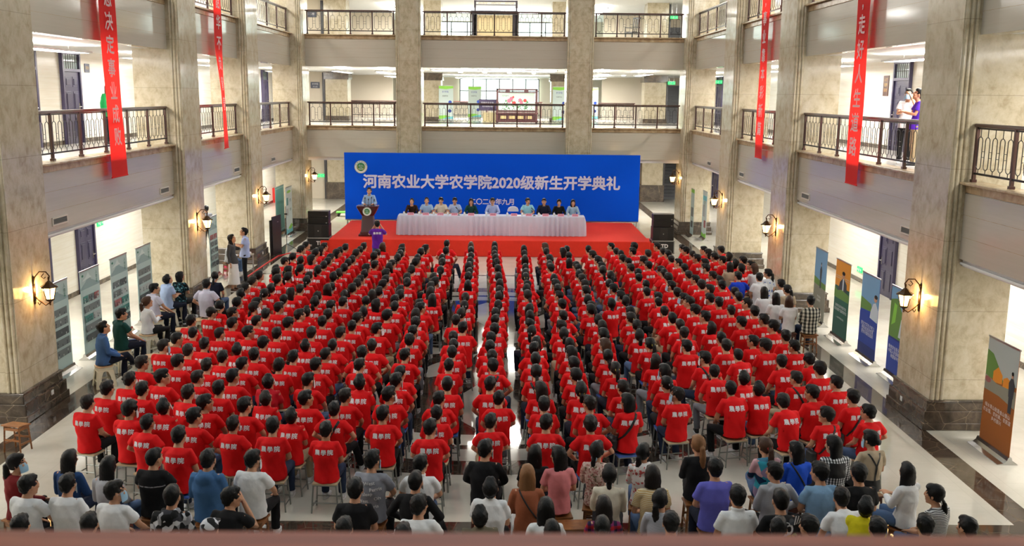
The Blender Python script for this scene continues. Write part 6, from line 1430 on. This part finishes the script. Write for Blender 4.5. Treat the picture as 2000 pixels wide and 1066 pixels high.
# speaker and the row at the table
person('mpod', (-5.13, 37.12, SZ), math.pi, label='person in light blue shirt reading a speech behind the lectern', shirt=M['shirt_lightblue'], sleeve='long', collar=True, trousers=M['navy_cloth'], shoes=M['shoe_black'])
TB = [('fdesk1', 'brown top bowing over papers, first on the left at the stage table', dict(shirt=M['shirt_brown'], sleeve='long', hair='bun')), ('mdesk1', 'light blue shirt with head lowered, second from the left at the stage table', dict(shirt=M['shirt_lightblue'], collar=True)), ('mdesk', 'cream polo shirt at the stage table', dict(shirt=M['shirt_cream'], collar=True)), ('mdesk', 'pale blue shirt, fourth from the left at the stage table', dict(shirt=M['shirt_paleblue'], collar=True)), ('fdesk', 'dark green blouse with long black hair at the stage table', dict(shirt=M['shirt_dkgreen'], sleeve='long', hair='long')), ('mdesk', 'lilac blue long-sleeved shirt at the middle of the stage table', dict(shirt=M['shirt_lilac'], sleeve='long', collar=True)), None, ('mdesk2', 'turquoise polo shirt right of the empty chair at the stage table', dict(shirt=M['shirt_turq'], collar=True)), ('mdesk', 'navy jacket and glasses with grey hair at the stage table', dict(shirt=M['shirt_navy'], sleeve='long', collar=True, hair='buzz', hairm=M['hair_dark'])), ('fdesk', 'black cardigan with hair tied back at the stage table', dict(shirt=M['shirt_black'], sleeve='long', hair='bun')), ('fdesk', 'pale blue cardigan with shoulder-length hair, last on the right at the stage table', dict(shirt=M['shirt_cardigan'], sleeve='long', hair='mid'))]
PXT = [(798, 404), (830, 400), (859, 397), (886, 401), (919, 400), (962, 397), None, (1031, 396), (1063, 399), (1093, 403), (1120, 402)]
for i, q in enumerate(TB):
    if q is None: continue
    pose, lb, kw = q; f = fig(pose, **POSES[pose]); kk = 1.0
    person(pose, (SEAT[i][0], 37.86, SZ), math.pi, label='person in ' + lb, k=kk, **G(**kw))
# the right-hand group beside the files
seated(1425, 520, 'f0', 'person in beige top with long brown hair and a backpack at the right edge', .1, 'wood', **G(shirt=M['shirt_beige'], hair='long', hairm=M['hair_dark']))
seated(1441, 540, 'm2', 'person in royal blue shirt at the right edge of the crowd', .1, 'wood', **G(shirt=M['shirt_royal'], hair='crop'))
seated(1483, 542, 'm0', 'person in white polo shirt with blue shoulder line at the right edge', .1, 'wood', **G(shirt=M['shirt_white'], collar=True, trousers=M['khaki_cloth']))
seated(1473, 524, 'f2', 'person in white top with long brown hair, farthest of the white group', .1, 'wood', **G(shirt=M['shirt_white'], sleeve='long', hair='long', hairm=M['hair_brown']))
seated(1499, 534, 'f4', 'person in blue-dotted white shirt with ponytail at the right edge', .2, 'wood', **G(shirt=M['shirt_dots_blue'], hair='longpony'))
seated(1525, 555, 'f2', 'person in white top with black ponytail against the right pillar', .1, 'wood', **G(shirt=M['shirt_white'], hair='bun'))
seated(1537, 566, 'f2', 'person in grey-beige top with a white hair tie beside the right pillar', .1, 'wood', **G(shirt=M['shirt_beige'], hair='longpony', tie=M['print_white']))
seated(1492, 570, 'f0', 'person in white shirt with shoulder-length hair, left of the white group', .05, 'wood', **G(shirt=M['shirt_white'], sleeve='long', hair='mid', hairm=M['hair_dark'], trousers=M['grey_cloth']))
seated(1515, 582, 'f0', 'person in white T-shirt with black bob, nearest of the white group', .05, 'wood', **G(shirt=M['shirt_white'], hair='mid'))
seated(1542, 588, 'f1', 'person in white T-shirt and jeans with brown bob beside the plaid shirt', .05, 'wood', **G(shirt=M['shirt_white'], hair='bob', hairm=M['hair_brown'], trousers=M['jean_cloth']))
seated(1583, 588, 'm0', 'person in black and white plaid shirt on a tall wooden stool by the right aisle', .05, 'wood', **G(shirt=M['shirt_plaid_bw'], sleeve='long', trousers=M['dark_jean'], shoes=M['shoe_brown']))
# the visitors along the near edge
seated(34, 905, 'f5', 'person in maroon jacket with ponytail and face mask, outermost in the near left corner', -.5, **G(shirt=M['shirt_maroon'], sleeve='long', hair='longpony', mask=M['mask_blue']))
seated(57, 948, 'm1', 'person in white T-shirt, first of three in white at the near left', -.2, **G(shirt=M['shirt_white']))
seated(137, 897, 'f0', 'person in blue denim jacket with very long straight hair', -.15, **G(shirt=M['shirt_denim'], sleeve='long', hair='long', trousers=M['dark_jean']))
seated(133, 946, 'm0', 'person in white T-shirt, middle one of three in white at the near left', -.1, **G(shirt=M['shirt_white'], mask=M['mask_white']))
seated(213, 910, 'f0', 'person in light grey top with long hair next to the denim jacket', -.15, **G(shirt=M['shirt_greylt'], sleeve='long', hair='long', trousers=M['jean_cloth']))
seated(226, 960, 'm6', 'person in white T-shirt and blue face mask, third of three in white', -.2, **G(shirt=M['shirt_white'], mask=M['mask_blue']))
o, f = seated(302, 895, 'm1', 'person in black T-shirt with a thin white line of text on the back', -.1, **G(shirt=M['shirt_black'], hair='buzz'))
def pr2(b): text_into(b, 'REAL STREET / MAKE A NEW DIFFERENCE', .020, plane_M((0, 0, .90), (1, 0, 0), (0, 0, 1)), 0); return ['print_white']
back_print(o, f, pr2)
seated(336, 970, 'm0', 'person in black, white and grey patterned hooded jacket near the rail', 0, k=1.04, **G(shirt=M['shirt_camo'], sleeve='long', hood=True, hair='buzz'))
seated(407, 898, 'm0', 'person in steel-blue hooded jacket behind the rows of red shirts', -.1, k=1.05, **G(shirt=M['shirt_steel'], sleeve='long', hood=True, hair='crop', trousers=M['navy_cloth']))
seated(495, 898, 'm1', 'person in white T-shirt with colourful trainers beside the blue hooded jacket', -.15, **G(shirt=M['shirt_white'], mask=M['mask_white']))
seated(453, 972, 'mface', 'person in black T-shirt with hand raised to glasses near the rail', -.2, **G(shirt=M['shirt_black']))
o, f = seated(728, 899, 'm1', 'person in grey T-shirt printed with white script words', -.1, k=1.05, **G(shirt=M['shirt_greymid'], mask=M['mask_blue']))
def pr3(b):
    for (s_, x, z) in (('West', 0, .99), ('Perris', .08, .92), ('Sleep', -.02, .86), ('Oh', .10, .80), ('West', -.08, .76), ('Perris', .04, .69)): text_into(b, s_, .062, plane_M((x, 0, z), (1, 0, .12), (-.12, 0, 1)), 0, bold=.001)
    return ['print_white']
back_print(o, f, pr3)
seated(694, 956, 'm0', 'person in plain black T-shirt in front of the script-printed grey one', -.05, k=1.05, **G(shirt=M['shirt_black'], hair='short'))
seated(822, 907, 'm1', 'person in white polo shirt behind the black long-sleeved shirt', 0, **G(shirt=M['shirt_white'], collar=True, trousers=M['jean_cloth'], hair='short'))
seated(812, 941, 'm4', 'person in black long-sleeved shirt with elbows out near the rail', -.2, **G(shirt=M['shirt_black'], sleeve='long', hair='buzz', mask=M['mask_white']))
seated(819, 988, 'm1', 'person in white T-shirt close to the rail, before the black long sleeves', 0, k=1.02, **G(shirt=M['shirt_white'], hair='short'))
seated(949, 878, 'm1', 'person in black jacket sitting behind the middle file of red shirts', -.1, k=1.04, **G(shirt=M['shirt_black'], sleeve='long', hair='short', mask=M['mask_white']))
seated(958, 953, 'm3', 'person in white T-shirt in the middle with head slightly bowed', -.1, k=1.03, **G(shirt=M['shirt_white'], mask=M['mask_white'], hair='short'))
seated(937, 1008, 'm3', 'person in olive top bending the head low beside the rail', .1, **G(shirt=M['shirt_olive'], sleeve='long', hair='short'))
seated(1045, 887, 'f0', 'person in black top with very long hair beside the pink T-shirt', -.1, **G(shirt=M['shirt_black'], hair='long'))
seated(1090, 890, 'f2', 'person in pink T-shirt with long black hair', .1, k=1.04, **G(shirt=M['shirt_pink'], hair='long', trousers=M['navy_cloth']))
o, f = seated(1030, 928, 'f0', 'person in rust-brown cardigan with light brown hair and crossbody strap', 0, k=1.04, **G(shirt=M['shirt_rust'], sleeve='long', hair='mid', hairm=M['hair_light'], trousers=M['white_cloth'])); sling(o, f, -1, label='thin dark strap across the back of the rust-brown cardigan', bag=False, w=.010)
seated(1066, 994, 'f0', 'person in white T-shirt with black bob near the rail', 0, k=1.04, **G(shirt=M['shirt_white'], hair='mid'))
seated(1167, 880, 'f1', 'person in pink flowered blouse with half-tied hair', -.15, k=1.03, **G(shirt=M['shirt_floral_pink'], sleeve='long', hair='lowpony', tie=M['mask_blue']))
seated(1190, 927, 'f3', 'person in cream sweater with a low hair bun', -.1, k=1.04, **G(shirt=M['shirt_cream'], sleeve='long', hair='lowpony', tie=M['print_white']))
seated(1179, 990, 'f0', 'person in red and blue plaid shirt with long dark hair near the rail', 0, k=1.02, **G(shirt=M['shirt_plaid_red'], sleeve='long', hair='long', hairm=M['hair_dark']))
seated(1257, 884, 'f1', 'person in white blouse with small red flowers and a white hood', -.15, **G(shirt=M['shirt_floral_white'], sleeve='long', hood=True, hair='longpony', trousers=M['jean_cloth']))
seated(1274, 929, 'f0', 'person in yellow and cream striped top with short bobbed hair', 0, k=1.05, **G(shirt=M['shirt_stripe_yellow'], hair='bob', hairm=M['hair_dark'], trousers=M['jean_cloth']))
seated(1290, 976, 'f1', 'person in fine grey striped top with a long ponytail', -.1, **G(shirt=M['shirt_stripe_grey'], sleeve='long', hair='longpony'))
seated(1363, 869, 'fcross', 'person in black sweater with a light brown ponytail and crossed legs', .05, k=1.04, **G(shirt=M['shirt_black'], sleeve='long', hair='longpony', hairm=M['hair_light'], loose=1.1))
seated(1396, 915, 'm0', 'person in periwinkle blue T-shirt at the near right', .05, k=1.05, **G(shirt=M['shirt_peri'], hair='short', trousers=M['navy_cloth']))
seated(1440, 970, 'm0', 'person in white polo shirt close to the rail at the right', .05, k=1.04, **G(shirt=M['shirt_white'], collar=True, hair='short'))
seated(1494, 872, 'fcross', 'person in colour-block jacket and dark cap with a brown ponytail', .15, **G(shirt=M['shirt_patch'], sleeve='long', hair='longpony', hairm=M['hair_brown'], trousers=M['jean_cloth'], tie=M['poster_red']))
seated(1512, 922, 'm2', 'person in pale grey hooded top behind the panda shirt', .1, **G(shirt=M['shirt_greylt'], sleeve='long', hood=True, hair='short'))
o, f = seated(1554, 880, 'f2', 'person in bright blue jacket with long black hair', .1, **G(shirt=M['shirt_cobalt'], sleeve='long', hair='long')); sling(o, f, -1, label='black strap across the bright blue jacket', bag=False, w=.012)
o, f = seated(1524, 978, 'm0', 'person in black T-shirt with a large panda printed on the back', .05, k=1.05, **G(shirt=M['shirt_black'], hair='buzz'))
def panda(b):
    def E(x, z, rx, rz, m_, y): b.add([(x, y, z)] + [(x + rx * math.cos(a), y, z + rz * math.sin(a)) for a in np.linspace(0, 2 * math.pi, 17)[:-1]], [(0, k + 1, (k + 1) % 16 + 1) for k in range(16)], m_)
    E(.02, .90, .075, .062, 0, 0); E(-.035, .955, .026, .024, 2, -.002); E(.085, .955, .026, .024, 2, -.002); E(-.01, .90, .020, .026, 1, -.003); E(.055, .90, .020, .026, 1, -.003); E(.022, .872, .016, .010, 1, -.003); E(.06, .79, .06, .06, 3, -.001); E(.10, .81, .04, .05, 4, -.002); E(.08, .70, .075, .06, 5, -.001); E(.08, .70, .05, .04, 0, -.002); E(.12, .74, .02, .05, 6, -.003)
    for k in range(3): b.add([(.10 + .022 * k, -.002, .93), (.112 + .022 * k, -.002, .93), (.125 + .022 * k, -.002, 1.01), (.115 + .022 * k, -.002, 1.01)], [(0, 1, 2, 3)], 0)
    b.v = [(x * 1.35 - .02, y, (z - .8) * 1.25 + .84) for x, y, z in b.v]
    return ['print_white', 'case_black', 'shirt_greydk', 'poster_yellow', 'field_green', 'poster_yellow', 'poster_red']
back_print(o, f, panda)
seated(1600, 923, 'm2', 'person in sky-blue T-shirt left of the check dress', .1, k=1.04, **G(shirt=M['shirt_sky'], hair='short'))
o, f = seated(1627, 869, 'f2', 'person in black and white check dress with black yoke and long hair', .1, k=1.04, **G(shirt=M['shirt_check_bw'], sleeve='long', hair='long', loose=1.08))
def yoke(b): patch(b, (-.10, 1.0), (.10, 1.0), (-.13, .80), (.13, .80), 10, 10); return ['strap_black']
back_print(o, f, yoke)
seated(1643, 973, 'm5', 'person in white T-shirt close to the rail, right of the panda shirt', .1, k=1.0, **G(shirt=M['shirt_white'], hair='short'))
seated(1677, 925, 'm0', 'person in plain black T-shirt before the black suspenders', .05, k=1.04, **G(shirt=M['shirt_black'], hair='short'))
o, f = seated(1699, 858, 'f2', 'person in beige top with black crossed suspenders and hair clipped up', .2, k=1.03, **G(shirt=M['shirt_beige'], sleeve='short', hair='bun', mask=M['mask_blue']))
def susp(b):
    for sg in (-1, 1): patch(b, (sg * .085 - .014, 1.03), (sg * .085 + .014, 1.03), (-.014, .87), (.014, .87), 2, 8)
    patch(b, (-.014, .88), (.014, .88), (-.014, .60), (.014, .60), 2, 12); patch(b, (-.14, .66), (.14, .66), (-.14, .50), (.14, .50), 12, 8); return ['strap_black']
back_print(o, f, susp)
seated(1692, 990, 'm3', 'person in yellow T-shirt and face mask bending forward near the rail', -.5, **G(shirt=M['shirt_yellow'], mask=M['mask_blue'], hair='short'))
seated(1771, 922, 'f1', 'person in white blouse with long hair and arms folded, near the right aisle', .5, **G(shirt=M['shirt_white'], sleeve='long', hair='long', trousers=M['jean_cloth']))
seated(1824, 966, 'f2', 'person in black and white striped top with a low ponytail, outermost at the right', .45, **G(shirt=M['shirt_stripe_bw'], hair='lowpony', trousers=M['jean_cloth'], tie=M['print_white']))
# heads just above the handrail
for (x, y, pose, hr, sh, lb) in ((175, 1024, 'm0', 'short', 'shirt_white', 'third near left white T-shirt'), (41, 1028, 'm0', 'short', 'shirt_black', 'frame edge at the left'), (410, 1036, 'm0', 'cap', 'shirt_camo', 'black T-shirt with raised hand'), (673, 1033, 'm0', 'short', 'shirt_black', 'plain black T-shirt'), (788, 1045, 'm0', 'short', 'shirt_white', 'white T-shirt left of the middle'), (1078, 1038, 'f0', 'bob', 'shirt_black', 'white T-shirt with bob'), (1176, 1030, 'f0', 'bun', 'shirt_beige', 'red and blue plaid shirt'), (1310, 1022, 'm0', 'short', 'shirt_greylt', 'grey striped top'), (1521, 1033, 'm1', 'short', 'shirt_black', 'panda shirt'), (1579, 1028, 'm2', 'short', 'shirt_greydk', 'space right of the panda shirt'), (1713, 1033, 'm0', 'short', 'shirt_navy', 'yellow T-shirt'), (1806, 1027, 'm0', 'short', 'shirt_black', 'striped top at the right'), (1888, 1031, 'm2', 'crop', 'shirt_black', 'empty floor by the right aisle')):
    seated(x, y, pose, ('person with only %s above the handrail, before the %s' % ('patterned cap' if hr == 'cap' else 'dark hair', lb)), rnd(-.1, .1), stool=None if hr != 'x' else 'wood', **G(shirt=M[sh], hair=hr, hairm=M['shirt_camo'] if hr == 'cap' else M['hair']))
# empty stools at the near edge
p = bz(30, 884); wooden_stool((p.x, p.y + .1, 0), -.25, 'empty light wooden stool standing alone before the nearest left pillar', rx=-.12, h=.47)
p = bz(1118, 1024, .44); wooden_stool((p.x, p.y, 0), .05, 'empty wooden bench stool between the white bob and the plaid shirt', w=.62, d=.30)
